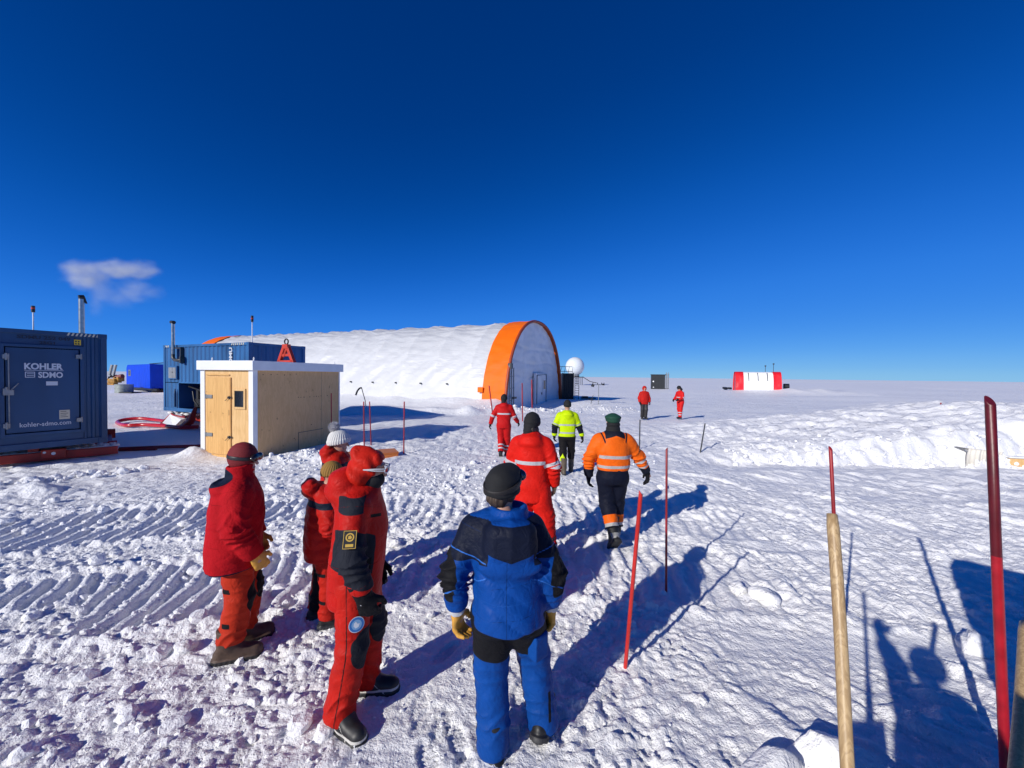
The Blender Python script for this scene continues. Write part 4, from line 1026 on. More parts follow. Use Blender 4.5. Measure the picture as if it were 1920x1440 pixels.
for (bx, by), (tx, ty), lab in (((1312, 850), (1322, 794), 'slanting thin grey stick in the snow in front of the two far red figures'),
                                ((1199, 842), (1200, 787), 'thin upright grey stick below the far figure with dark trousers')):
    b_ = PG(bx, by); pole(b_-Vector((0, 0, .1)), AT(tx, ty, b_.y), .02, M_DGREY, 'marker_stick', lab, 'stick', None, cut=False)
# the two wooden handles
h0, h1 = AT(1560, 964, 1.16), AT(1592, 1462, .93)
hd = (h1-h0)
t = thing('shovel', 'pale wooden shovel handle standing close up in front of the red pole', 'shovel', h0)
g = h0+hd*1.42
def handle(a, b, r, name, par, bend=.002):
    n, k = 20, 16; V = []; d = b-a; q = d.to_track_quat('Z', 'Y').to_matrix(); L_ = d.length
    for i in range(n):
        s_ = i/(n-1); rr = r*(1-.05*s_)
        if i == 0: rr = r*.86
        for j in range(k):
            an = 2*math.pi*j/k
            V.append(q @ Vector((rr*math.cos(an)+bend*math.sin(s_*5), rr*math.sin(an), s_*L_+(0 if i else -.004 if False else 0))))
    V = [v+Vector((0, 0, .0)) for v in V]
    fc = [(i*k+j, i*k+(j+1) % k, (i+1)*k+(j+1) % k, (i+1)*k+j) for i in range(n-1) for j in range(k)]+[tuple(range(k))[::-1]]
    o = mesh_obj(name, V, fc, M_HANDLE, par, True); return o
ho = handle(Vector((0, 0, 0)), hd*1.15, .0155, 'handle', t)
m = MB(); b_ = hd*1.15; m.tube([b_*.98, b_*1.25], [.02, .024], 10); m.obox(b_*1.25+Vector((0, 0, -.22)), (.12, 0, 0), (0, .012, -.02), (0, .04, .2)); m.build('blade', M_STEEL, t)
h0, h1 = AT(1925, 1170, 1.45), AT(1908, 1460, 1.1)
t = thing('shovel', 'second wooden shovel handle, cut off by the right edge beside the thick pole', 'shovel', h0)
h2 = (h1-h0)*1.5; handle(Vector((0, 0, 0)), h2, .020, 'handle', t)
m = MB(); m.tube([h2*.98, h2*1.2], [.021, .025], 10); m.obox(h2*1.2+Vector((0, 0, -.2)), (.12, 0, 0), (0, .012, -.02), (0, .04, .2)); m.build('blade', M_STEEL, t)
# tall stand-in box added off frame at the right to cast the large shadow
t = thing('shadow_caster_box', 'tall dark cabinet added just outside the right edge for its shadow', 'placeholder', (2.25, .70, -.05), math.radians(45))
m = MB(); m.box(0, 1.0, -.5, .5, 0, 2.28); m.build('body', M_CDARK, t, .16)
m = MB(); m.box(.1, .9, -.53, -.505, .2, 2.0); m.build('door', M_GREY, t, .02)
# steam from the exhaust of the left container
c = AT(200, 520, 13.2)
t = bpy.data.objects.new
bm = bmesh.new(); bmesh.ops.create_icosphere(bm, subdivisions=3, radius=1.0)
me = bpy.data.meshes.new('exhaust_smoke'); bm.to_mesh(me); bm.free()
o = bpy.data.objects.new('exhaust_smoke', me); COL.objects.link(o); o.location = c+Vector((0.2, 0, -.15)); o.scale = (2.35, 1.0, 1.35)
o['kind'] = 'stuff'
m = bpy.data.materials.new('smoke'); m.use_nodes = True; N, L = m.node_tree.nodes, m.node_tree.links
N.clear(); out = N.new('ShaderNodeOutputMaterial'); pv = N.new('ShaderNodeVolumePrincipled'); L.new(pv.outputs[0], out.inputs['Volume'])
pv.inputs['Color'].default_value = (1.0, 1.0, .98, 1); pv.inputs['Anisotropy'].default_value = .2
tc = N.new('ShaderNodeTexCoord')
def blob(cx, cy, cz, sx, sy, sz, k):
    mp = N.new('ShaderNodeVectorMath'); mp.operation = 'SUBTRACT'; mp.inputs[1].default_value = (cx, cy, cz); L.new(wp.outputs[0], mp.inputs[0])
    dv = N.new('ShaderNodeVectorMath'); dv.operation = 'DIVIDE'; dv.inputs[1].default_value = (sx, sy, sz); L.new(mp.outputs[0], dv.inputs[0])
    ln = N.new('ShaderNodeVectorMath'); ln.operation = 'LENGTH'; L.new(dv.outputs[0], ln.inputs[0])
    mr = N.new('ShaderNodeMapRange'); mr.interpolation_type = 'SMOOTHSTEP'; mr.inputs['From Min'].default_value = 1; mr.inputs['From Max'].default_value = .15
    mr.inputs['To Max'].default_value = k; L.new(ln.outputs['Value'], mr.inputs['Value']); return mr.outputs[0]
nzw = N.new('ShaderNodeTexNoise'); nzw.inputs['Scale'].default_value = 2.4; nzw.inputs['Detail'].default_value = 4; L.new(tc.outputs['Object'], nzw.inputs['Vector'])
w1 = N.new('ShaderNodeVectorMath'); w1.operation = 'SUBTRACT'; w1.inputs[1].default_value = (.5, .5, .5); L.new(nzw.outputs['Color'], w1.inputs[0])
w2 = N.new('ShaderNodeVectorMath'); w2.operation = 'SCALE'; w2.inputs['Scale'].default_value = .55; L.new(w1.outputs[0], w2.inputs[0])
wp = N.new('ShaderNodeVectorMath'); wp.operation = 'ADD'; L.new(tc.outputs['Object'], wp.inputs[0]); L.new(w2.outputs[0], wp.inputs[1])
bl = [blob(-.38, 0, .18, .36, .6, .42, 1.0), blob(.02, 0, .30, .42, .6, .30, .9), blob(.36, 0, .30, .30, .6, .26, 1.0), blob(.35, 0, -.22, .40, .6, .30, .28), blob(.10, 0, -.38, .25, .6, .35, .16), blob(-.12, 0, -.25, .22, .5, .35, .22), blob(-.20, 0, -.55, .14, .4, .40, .14)]
cur = bl[0]
for b_ in bl[1:]:
    a_ = N.new('ShaderNodeMath'); a_.operation = 'MAXIMUM'; L.new(cur, a_.inputs[0]); L.new(b_, a_.inputs[1]); cur = a_.outputs[0]
nz = N.new('ShaderNodeTexNoise'); nz.inputs['Scale'].default_value = 3.5; nz.inputs['Detail'].default_value = 5; L.new(tc.outputs['Object'], nz.inputs['Vector'])
mr = N.new('ShaderNodeMapRange'); mr.inputs['From Min'].default_value = .32; mr.inputs['From Max'].default_value = .62; L.new(nz.outputs['Fac'], mr.inputs['Value'])
mu = N.new('ShaderNodeMath'); mu.operation = 'MULTIPLY'; L.new(cur, mu.inputs[0]); L.new(mr.outputs[0], mu.inputs[1])
m3 = N.new('ShaderNodeMath'); m3.operation = 'MULTIPLY'; m3.inputs[1].default_value = .75; L.new(mu.outputs[0], m3.inputs[0]); m3.inputs[1].default_value = 2.8; L.new(m3.outputs[0], pv.inputs['Density'])
me.materials.append(m)
# ------------------------------------------------------------------ figures: smooth distance fields -> meshes
def V3(*a): return np.array(a, float)
def rc(P, a, b, r1, r2):
    a = np.asarray(a, float); b = np.asarray(b, float); ba = b-a
    t = np.clip(((P-a)@ba)/max(ba@ba, 1e-9), 0, 1)
    return np.linalg.norm(P-a-t[:, None]*ba, axis=1)-(r1+(r2-r1)*t)
def chain(P, pts, rs, k=.02):
    d = rc(P, pts[0], pts[1], rs[0], rs[1])
    for i in range(1, len(pts)-1): d = smin(d, rc(P, pts[i], pts[i+1], rs[i], rs[i+1]), k)
    return d
def smin(a, b, k):
    h = np.clip(.5+.5*(b-a)/k, 0, 1); return b*(1-h)+a*h-k*h*(1-h)
def smax(a, b, k): return -smin(-a, -b, k)
def ell(P, c, r, R=None):
    q = P-np.asarray(c, float)
    if R is not None: q = q@R
    r = np.asarray(r, float)
    k0 = np.linalg.norm(q/r, axis=1); k1 = np.linalg.norm(q/(r*r), axis=1)
    return k0*(k0-1)/np.maximum(k1, 1e-6)
def smooth_tab(tab, n=60):
    tab = np.array(tab, float); z = np.linspace(tab[0, 0], tab[-1, 0], n); out = [z]
    for c in range(1, tab.shape[1]):
        v = np.interp(z, tab[:, 0], tab[:, c]); pad = 6
        w = np.hanning(2*pad+1); w /= w.sum()
        vv = np.concatenate([2*v[0]-v[pad:0:-1], v, 2*v[-1]-v[-2:-pad-2:-1]]); out.append(np.convolve(vv, w, 'valid'))
    return out
def stack(P, tab, n=2.3, k=.03, lean=None):
    """torso like solid: rows (z, half width, half depth, x0, y0)"""
    z, a, b, x0, y0 = smooth_tab(tab)
    A = np.interp(P[:, 2], z, a); B = np.interp(P[:, 2], z, b); X0 = np.interp(P[:, 2], z, x0); Y0 = np.interp(P[:, 2], z, y0)
    q = (np.abs((P[:, 0]-X0)/A)**n+np.abs((P[:, 1]-Y0)/B)**n)**(1/n)
    d = (q-1)*np.minimum(A, B)*.92
    return smax(smax(d, P[:, 2]-z[-1], k), z[0]-P[:, 2], .012)
def surface_nets(f, lo, hi, h):
    lo = np.asarray(lo, float); hi = np.asarray(hi, float)
    n = np.ceil((hi-lo)/h).astype(int)+1; c = 4
    nb = (n+c-1)//c+1
    # coarse blocks
    bi = np.stack(np.meshgrid(*[np.arange(k) for k in nb], indexing='ij'), -1).reshape(-1, 3)
    cen = lo+(bi*c+c/2)*h
    dc = f(cen)
    act = bi[np.abs(dc) < h*c*1.7+.01]
    N = nb*c+1
    D = np.full(N, 1e3, np.float32)
    sgn = np.where(dc < 0, -1e3, 1e3).reshape(nb)
    D[:nb[0]*c, :nb[1]*c, :nb[2]*c] = np.repeat(np.repeat(np.repeat(sgn, c, 0), c, 1), c, 2)
    off = np.stack(np.meshgrid(*[np.arange(c+1)]*3, indexing='ij'), -1).reshape(-1, 3)
    idx = (act[:, None, :]*c+off[None]).reshape(-1, 3)
    flat = np.unique(np.ravel_multi_index(idx.T, N))
    I = np.stack(np.unravel_index(flat, N), -1)
    vals = np.empty(len(I), np.float32)
    for s in range(0, len(I), 200000): vals[s:s+200000] = f(lo+I[s:s+200000]*h)
    D.ravel()[flat] = vals
    S_ = D < 0
    k = [x-1 for x in N]
    cnt = np.zeros(k, np.int8)
    for dx in (0, 1):
        for dy in (0, 1):
            for dz in (0, 1): cnt += S_[dx:dx+k[0], dy:dy+k[1], dz:dz+k[2]]
    cells = np.argwhere((cnt > 0) & (cnt < 8))
    vid = np.full(k, -1, np.int64); vid[tuple(cells.T)] = np.arange(len(cells))
    acc = np.zeros((len(cells), 3)); num = np.zeros(len(cells))
    cor = [np.array(q) for q in ((0,0,0), (1,0,0), (0,1,0), (1,1,0), (0,0,1), (1,0,1), (0,1,1), (1,1,1))]
    cv = [D[tuple((cells+q).T)] for q in cor]
    for a, b in ((0,1), (2,3), (4,5), (6,7), (0,2), (1,3), (4,6), (5,7), (0,4), (1,5), (2,6), (3,7)):
        va, vb = cv[a], cv[b]; m = (va < 0) != (vb < 0)
        t = np.clip(np.where(m, va/np.where(m, va-vb, 1), 0), 0, 1)
        p = cor[a]+t[:, None]*(cor[b]-cor[a]); acc += np.where(m[:, None], p, 0); num += m
    V = lo+(cells+acc/np.maximum(num, 1)[:, None])*h
    quads = []
    for ax in range(3):
        u, v = (ax+1) % 3, (ax+2) % 3
        sl0 = [slice(1, None)]*3; sl1 = [slice(1, None)]*3
        sl0[ax] = slice(0, -1); 
        A = S_[tuple(slice(0, -1) if q == ax else slice(1, -1) for q in range(3))]
        B = S_[tuple(slice(1, None) if q == ax else slice(1, -1) for q in range(3))]
        for cond, flip in ((A & ~B, False), (~A & B, True)):
            e = np.argwhere(cond)
            base = e.copy(); base[:, u] += 1; base[:, v] += 1     # grid vertex index of the edge start
            def cid(du, dv):
                q = base.copy(); q[:, u] -= du; q[:, v] -= dv; return vid[tuple(q.T)]
            q = np.stack([cid(1, 1), cid(0, 1), cid(0, 0), cid(1, 0)], 1)
            if flip: q = q[:, ::-1]
            quads.append(q)
    Q = np.concatenate(quads); Q = Q[(Q >= 0).all(1)]
    return V, Q
def lap_smooth(V, Q, it=1, lam=.5):
    n = len(V)
    for _ in range(it):
        s = np.zeros_like(V); c = np.zeros(n)
        for a in range(4):
            i, j = Q[:, a], Q[:, (a+1) % 4]
            for d in range(3):
                s[:, d] += np.bincount(i, V[j, d], n)+np.bincount(j, V[i, d], n)
            c += np.bincount(i, minlength=n)+np.bincount(j, minlength=n)
        V = V+lam*(s/np.maximum(c, 1)[:, None]-V)
    return V
def sdf_mesh(name, f, lo, hi, h, m, parent, scale=1.0, zones=(), xf=None, smooth=1):
    V, Q = surface_nets(f, lo, hi, h)
    if smooth: V = lap_smooth(V, Q, smooth)
    zs = [z(V) for z in zones]
    if xf is not None: V = V@xf[0].T+xf[1]
    V = V*scale
    me = bpy.data.meshes.new(name)
    me.vertices.add(len(V)); me.vertices.foreach_set('co', V.astype(np.float32).ravel())
    me.loops.add(Q.size); me.loops.foreach_set('vertex_index', Q.ravel().astype(np.int32))
    me.polygons.add(len(Q)); me.polygons.foreach_set('loop_start', np.arange(0, Q.size, 4, dtype=np.int32))
    me.polygons.foreach_set('loop_total', np.full(len(Q), 4, dtype=np.int32))
    me.polygons.foreach_set('use_smooth', np.ones(len(Q), dtype=bool)); me.update(calc_edges=True); me.validate()
    for i, z in enumerate(zs):
        a = me.attributes.new('z%d' % i, 'FLOAT', 'POINT'); a.data.foreach_set('value', np.asarray(z, np.float32))
    me.materials.append(m)
    o = bpy.data.objects.new(name, me); COL.objects.link(o); o.parent = parent
    return o
def rotm(yaw=0, pitch=0, roll=0):
    """yaw clockwise from above, pitch: nose down positive, roll: to the right positive"""
    return np.array(Matrix.Rotation(-math.radians(yaw), 3, 'Z') @ Matrix.Rotation(-math.radians(pitch), 3, 'X') @ Matrix.Rotation(math.radians(roll), 3, 'Y'))

# cloth wrinkles ------------------------------------------------------
def folds(P, amp=.010, fx=7., fz=13., seed=0):
    Q = P*np.array([fx, fx, fz]); w = vn3(P*3.1+seed, seed)
    a = np.abs(vn3(Q+w[:, None]*1.2+seed*3.7, seed+1)); b = np.abs(vn3(Q*2.1+w[:, None]*1.6+seed*1.7, seed+2))
    return amp*((1-2.2*a**.8)+.22*(1-2.2*b**.8))
def slant(P, amp, seed=0, k=(5, 5, 15), sh=.9):
    Q = P.copy(); Q[:, 2] = Q[:, 2]+sh*Q[:, 0]; return amp*(1-2.4*np.abs(vn3(Q*np.array(k)+seed, seed))**.7)
def joint_folds(P, a, b, c, amp, r, freq=52):
    """creases across a limb near the joint b"""
    ab = (b-a)/np.linalg.norm(b-a); bc = (c-b)/np.linalg.norm(c-b); ax = ab+bc; ax /= np.linalg.norm(ax)
    s = (P-b)@ax; dist = np.linalg.norm(P-b, axis=1)
    w = np.abs(np.sin(s*freq*.55+4.2*vn3(P*7, 3)))
    return amp*(1.0-2.2*(1-w)**1.6)*np.exp(-(dist/r)**2)

class Rig:
    def __init__(s, p):
        g = p.get
        s.lean = np.array(g('lean', (0, 0)), float)
        L2 = s.lean
        s.pel = V3(0, 0, .96); s.neck = V3(L2[0], L2[1], 1.49)
        s.head = V3(L2[0]+g('head_off', (0, .02))[0], L2[1]+g('head_off', (0, .02))[1], 1.635+g('head_dz', 0))
        s.hR = rotm(*g('head', (0, 0, 0)))
        sw = g('shoulder', .185)
        s.tw = math.radians(g('twist', 0))
        s.sh = {}
        for sd, k in ((-1, 'L'), (1, 'R')):
            s.sh[k] = V3(L2[0]+sd*sw*math.cos(s.tw), L2[1]-sd*sw*math.sin(s.tw), 1.41)
        s.el, s.wr = {}, {}
        for k in 'LR':
            sd = -1 if k == 'L' else 1
            e, w = g('arm'+k, ((.10, -.03, -.27), (.10, .06, -.50)))
            s.el[k] = s.sh[k]+V3(sd*e[0], e[1], e[2]); s.wr[k] = s.sh[k]+V3(sd*w[0], w[1], w[2])
        s.hip, s.kn, s.an, s.fy, s.fp = {}, {}, {}, {}, {}
        for k in 'LR':
            sd = -1 if k == 'L' else 1
            s.hip[k] = V3(sd*.095, 0, .90)
            f = g('foot'+k, (.12, 0, 0, 8, 0))         # out, forward, lift, toe yaw outward, pitch (toe down +)
            s.an[k] = V3(sd*f[0], f[1], .10+f[2]); s.fy[k] = sd*f[3]; s.fp[k] = f[4]
            mid = (s.hip[k]+s.an[k])/2; L_ = np.linalg.norm(s.hip[k]-s.an[k]); full = .806
            bend = math.sqrt(max(full**2-L_**2, .0009))/2
            s.kn[k] = mid+V3(sd*.01, bend+.01, .01)
        s.p = p
def torso_shear(r, tab):
    """rows given in body axes; shift them with the lean"""
    out = []
    for z, a, b, y0 in tab:
        t = np.clip((z-.96)/.5, 0, 1.15); out.append((z, a, b, r.lean[0]*t, r.lean[1]*t+y0))
    return out
def f_body(r):
    def f(P):
        Ph = (P-r.head)@r.hR
        d = ell(Ph, (0, -.008, .025), (.076, .096, .098))
        d = smin(d, ell(Ph, (0, .035, -.055), (.052, .055, .062)), .035)            # jaw
        d = smin(d, rc(Ph, (0, .093, .018), (0, .112, -.022), .009, .014), .012)     # nose
        d = smin(d, ell(Ph, (0, .085, .042), (.052, .014, .012)), .012)              # brow
        d = smin(d, ell(Ph, (0, .088, -.058), (.024, .010, .007)), .008)             # lips
        d = smin(d, ell(Ph, (0, .078, -.098), (.022, .016, .016)), .012)             # chin
        for s_ in (-1, 1):
            d = smax(d, -ell(Ph, (s_*.032, .098, .022), (.017, .012, .012)), .010)   # eye sockets
            d = smin(d, ell(Ph, (s_*.032, .079, .022), (.013, .012, .012)), .004)
            d = smin(d, ell(Ph, (s_*.078, -.005, .0), (.010, .020, .031)), .006)     # ears
        d = smin(d, rc(P, r.neck-V3(0, .01, .03), r.head-V3(0, .01, .06), .058, .054), .03)
        t = stack(P, torso_shear(r, [(.86, .13, .09, 0), (1.0, .135, .095, 0), (1.12, .125, .09, 0), (1.3, .15, .10, 0), (1.42, .145, .09, 0), (1.50, .06, .06, 0)]))
        d = smin(d, t, .04)
        for k in 'LR':
            d = smin(d, chain(P, [r.sh[k], r.el[k], r.wr[k], r.wr[k]+(r.wr[k]-r.el[k])*.22], [.052, .040, .028, .030], .02), .03)
            d = smin(d, chain(P, [r.hip[k], r.kn[k], r.an[k]], [.078, .052, .038], .02), .03)
            toe = rotm(r.fy[k], r.fp[k])@V3(0, .12, -.045); d = smin(d, rc(P, r.an[k], r.an[k]+toe, .036, .028), .02)
        return d
    return f
SKIN = mat('skin', (.50, .27, .19), .5, zones=[((.30, .10, .09), .45), ((.03, .02, .015), .2)], sss=.0)
def make_hand(P, r, k, sc, curl=28, thumb=1.0):
    """five fingered glove; P in body coords"""
    w = r.wr[k]; d = r.wr[k]-r.el[k]; d = d/np.linalg.norm(d)
    hb = r.p.get('hand_bend'+k)
    if hb is not None: d = d+np.array(hb); d /= np.linalg.norm(d)
    sd = -1. if k == 'L' else 1.
    n = V3(-sd, 0, 0)+np.array(r.p.get('palm'+k, (0, 0, 0)), float); n = n-d*(n@d); n /= np.linalg.norm(n)
    t = np.cross(d, n)*sd
    if t[1] < 0: t = -t
    Q = np.stack([(P-w)@n, (P-w)@t, (P-w)@d], 1)/sc
    c, s_ = math.cos, math.sin
    D = ell(Q, (0, .0, .055), (.021, .045, .058))
    D = smin(D, ell(Q, (.004, .028, .035), (.018, .018, .03)), .015)
    cr_ = math.radians(curl)
    for i, (ty, ln) in enumerate(((.034, .072), (.012, .080), (-.011, .075), (-.033, .060))):
        a = V3(.0, ty, .090-.004*abs(i-1)); c1 = cr_*(.9+.12*i); c2 = c1+cr_*1.5
        b = a+ln*.55*V3(s_(c1), (ty*.10)/.07*.35, c(c1)); e = b+ln*.5*V3(s_(c2), 0, c(c2))
        D = smin(D, chain(Q, [a, b, e], [.0135, .0125, .0105], .006), .007)
    a = V3(.004, .034, .028); b = a+V3(.014, .030, .030)*thumb; e = b+V3(.010, .008, .030)*thumb
    D = smin(D, chain(Q, [a, b, e], [.017, .0145, .012], .008), .012)
    return D*sc
def f_glove(r, k, sc=1.0, cuff=.09, cr=(.046, .050), curl=28):
    d0 = r.wr[k]-r.el[k]; d0 = d0/np.linalg.norm(d0)
    def f(P):
        D = make_hand(P, r, k, sc, curl)
        D = smin(D, smax(rc(P, r.wr[k]+d0*.02, r.wr[k]-d0*cuff, cr[0]*.80, cr[1]), -((P-(r.wr[k]-d0*cuff))@d0), .006), .02)
        return D+.0015*(1-2*np.abs(vn3(P*70, 5)))
    return f
def f_boot(h=.30, r0=.062, r1=.072, foot=.17, wide=.052, seed=0):
    """boot in foot frame: ankle at (0,0,0.10), toe along +y, sole at z=0"""
    def f(P):
        a = chain(P, [V3(0, -.052, .055), V3(0, .06, .058), V3(0, foot, .047)], [wide*.92, wide, wide*.90], .02)
        Q = P*V3(1, 1, 1); a = smax(a, .018-P[:, 2], .008)
        a = smin(a, rc(P, (0, .03, .10), (0, -.012, .14), wide*1.0, r0), .03)
        sh = rc(P, (0, -.012, .12), (0, -.012, h), r0, r1); sh = smax(sh, P[:, 2]-h, .008)
        d = smin(a, sh, .03)
        d = d+.003*(1-2*np.abs(vn3(P*V3(18, 18, 30)+seed, 2)))
        sole = np.maximum(np.hypot(P[:, 0]/1.0, np.maximum(np.abs(P[:, 1]-.055)-(foot+.052)/2, 0))-wide*1.05, np.abs(P[:, 2]-.017)-.017)
        sole = sole+.0025*np.sign(np.sin(P[:, 1]*190))*(P[:, 2] < .02)
        return np.minimum(d, sole)
    return f
def boot_xf(r, k, sc):
    R = rotm(r.fy[k], r.fp[k]); return (R*sc, r.an[k]-R@V3(0, 0, .10)*sc)

def f_jacket(r, tab, arm=(.088, .076, .060), hem=.80, seed=1, amp=.010, cuff=.0, sh_r=.085, extra=None, puff=0.0, n=2.3, arm_k=.035):
    T = torso_shear(r, tab); amp = amp*1.35
    ends = {k: r.wr[k]-(r.wr[k]-r.el[k])/np.linalg.norm(r.wr[k]-r.el[k])*(.01+cuff) for k in 'LR'}
    def f(P):
        d = stack(P, T, n)
        d = d+slant(P, amp*.42, seed, (3.2, 3.2, 8), .8)*sst(1.45, 1.2, P[:, 2])+folds(P, amp*.34, 4, 3.2, seed)
        for sd in (-1, 1):                                   # sloping shoulders
            q = r.sh['L' if sd < 0 else 'R']; d = smin(d, rc(P, (T[-1][3]+sd*.03, T[-1][4], 1.43), q+V3(-sd*.03, 0, -.005), .075, arm[0]*.88), .06)
        for k in 'LR':
            a = chain(P, [r.sh[k]+V3(0, 0, -.03), r.el[k], ends[k]], (arm[0]*.93, arm[1], arm[2]), .03)
            ax = (ends[k]-r.el[k])/np.linalg.norm(ends[k]-r.el[k])
            a = smax(a, (P-ends[k])@ax-.012, .01)
            a = a+joint_folds(P, r.sh[k], r.el[k], r.wr[k], amp*.95, .13, 80)+folds(P, amp*.40, 6, 5, seed+5)
            if puff:
                al = (P-r.sh[k])@((r.el[k]-r.sh[k])/np.linalg.norm(r.el[k]-r.sh[k])); a = a-puff*np.abs(np.sin(al*38))
            d = smin(d, a, arm_k)
        if puff: d = d-puff*np.abs(np.sin(P[:, 2]*28))
        if extra is not None: d = extra(P, d)
        return d
    return f
def f_trousers(r, rr=(.115, .088, .090), bot=.06, top=1.02, seed=2, amp=.010, seat=None, cut=True):
    tab = seat or [(.80, .165, .125, -.01), (.90, .18, .135, -.015), (1.0, .165, .12, 0), (top+.04, .15, .115, 0)]
    def f(P):
        d = stack(P, torso_shear(r, tab)); d = smax(d, .80-P[:, 2], .05)
        for k in 'LR':
            an = r.an[k]+V3(0, -.01, bot-.02)
            ax = (r.an[k]-r.kn[k])/np.linalg.norm(r.an[k]-r.kn[k])
            a = chain(P, [r.hip[k]-V3(0, 0, .03), r.kn[k], r.an[k]+ax*.03], rr, .04)
            a = smax(a, (P-r.an[k])@ax-(.10-bot)+.04, .008)
            s = (P-r.kn[k])@ax
            a = a+joint_folds(P, r.hip[k], r.kn[k], r.an[k], amp*.55, .16, 62)+folds(P, amp*.45, 6, 5.5, seed)
            a = a+amp*.60*(1-2*(1-np.abs(np.sin(s*30+4.5*vn3(P*6, 9))))**1.5)*np.exp(-(((P-r.an[k])@ax+.10)/.11)**2)
            d = smin(d, a, .05)
        return d
    return f
def head_sdf(r, fn):
    return lambda P: fn((P-r.head)@r.hR)
def beanie(Ph, low=-.005, r=(.094, .112, .118), tilt=.25, c=(0, -.008, .028)):
    d = ell(Ph, c, r); cutz = low+tilt*(Ph[:, 1]); return smax(d, cutz-Ph[:, 2], .010)
def person(name_label, pos, yaw, height, p, parts, cat='person', group=None):
    t = thing('person', name_label, cat, pos, -math.radians(yaw), group)
    k = height/1.75; r = Rig(p); h = p.get('h', .010)
    bz = [lambda V: .0075-np.abs(((V-r.head)@r.hR)[:, 2]+.058)-10*(((V-r.head)@r.hR)[:, 1] < .07)-10*(np.abs(((V-r.head)@r.hR)[:, 0]) > .027),
          lambda V: .009-np.hypot(np.abs(((V-r.head)@r.hR)[:, 0])-.032, ((V-r.head)@r.hR)[:, 2]-.022)-10*(((V-r.head)@r.hR)[:, 1] < .06)]
    sdf_mesh('body', f_body(r), (-.75, -.7, -.05), (.75, .75, 1.85), max(h*.75, .0065), SKIN, t, k, bz)
    for q in parts: q(r, t, k, h)
    return t, r, k
# part makers ---------------------------------------------------------
def P_jacket(name, m, zones=(), **kw):
    def go(r, t, k, h): 
        go.o = sdf_mesh(name, f_jacket(r, **kw), (-.8, -.8, .0), (.8, .8, 1.75), h, m, t, k, [z(r) for z in zones])
    return go
def P_trousers(m, zones=(), name='trousers', **kw):
    def go(r, t, k, h): sdf_mesh(name, f_trousers(r, **kw), (-.6, -.6, -.02), (.6, .7, 1.15), h, m, t, k, [z(r) for z in zones])
    return go
def P_gloves(m, sc=1.12, zones=(), **kw):
    def go(r, t, k, h):
        for s_ in 'LR':
            w = r.wr[s_]; sdf_mesh('glove', f_glove(r, s_, sc, **kw), w-.26, w+.26, min(h, .006) if h < .012 else .009, m, t, k, [z(r, s_) for z in zones])
    return go
def P_boots(m, sc=1.0, zones=(), **kw):
    def go(r, t, k, h):
        for s_ in 'LR':
            sdf_mesh('boot', f_boot(**kw), (-.12, -.16, -.01), (.12, .27, .42), min(h, .007) if h < .012 else .011, m, t, k, zones, boot_xf(r, s_, sc))
    return go
def P_head(name, m, fn, zones=(), h2=None, ext=.24):
    def go(r, t, k, h):
        sdf_mesh(name, fn, (-ext, -ext, -ext), (ext, ext, ext), h2 or min(h, .007), m, t, k, zones, (r.hR, r.head), smooth=1)
    return go
def P_free(name, m, fn, lo, hi, zones=(), h2=None):
    def go(r, t, k, h): sdf_mesh(name, lambda P: fn(P, r), lo, hi, h2 or h, m, t, k, [z(r) for z in zones])
    return go
def P_mesh(fn):
    return lambda r, t, k, h: fn(r, t, k)
def bake(o, R, c, k):
    """put a head frame / limb frame mesh into body coordinates"""
    R = np.array(R)
    for v in o.data.vertices:
        q = (R@np.array(v.co)+c)*k; v.co = q
    return o
def arm_s(r, k):
    """coordinates along the arm for zones"""
    def g(P):
        u = r.el[k]-r.sh[k]; L1 = np.linalg.norm(u); u = u/L1
        v = r.wr[k]-r.el[k]; L2 = np.linalg.norm(v); v = v/L2
        s1 = (P-r.sh[k])@u; s2 = (P-r.el[k])@v+L1
        d1 = rc(P, r.sh[k], r.el[k], 0, 0); d2 = rc(P, r.el[k], r.wr[k], 0, 0)
        return np.where(d1 < d2, s1, s2), np.minimum(d1, d2)
    return g

FAB = dict(bump=.35, bscale=55, bdist=.004, noise=.14, nscale=7, spec=.10, wrinkle=.24)
C_RED, C_RED2, C_NAVY, C_BLK = (.42, .009, .008), (.45, .020, .009), (.012, .016, .030), (.010, .010, .012)
REFL = ((.50, .50, .52), .35)
M_GLB = mat('glove_black', (.010, .010, .012), .6, zones=[((.6, .6, .6), .4)], **{k: v for k, v in FAB.items()})
M_GLY = mat('glove_leather', (.66, .33, .045), .55, zones=[((.45, .42, .36), .6)], noise=.2, nscale=20, bump=.4, bscale=60, bdist=.004)
M_BTB = mat('boot_black', (.012, .012, .013), .5, zones=[((.035, .035, .038), .6)], noise=.3, nscale=20)
M_HATB = mat('knit_black', (.008, .008, .009), .85, bump=.6, bscale=120, bdist=.004)
zb_sole = [lambda V: .03-V[:, 2]]
def ribs(Ph, n=34, a=.0028):
    return a*np.cos(np.arctan2(Ph[:, 0], Ph[:, 1])*n)
def tube_mesh(name, pts, r, m, t, k, R=None, c=None, n=8, closed=False):
    mb = MB(); pts = [np.array(p, float) for p in pts]
    if R is not None: pts = [R@p+c for p in pts]
    mb.tube([Vector(p*k) for p in pts], r*k if not hasattr(r, '__len__') else [x*k for x in r], n, closed=closed); return mb.build(name, m, t)

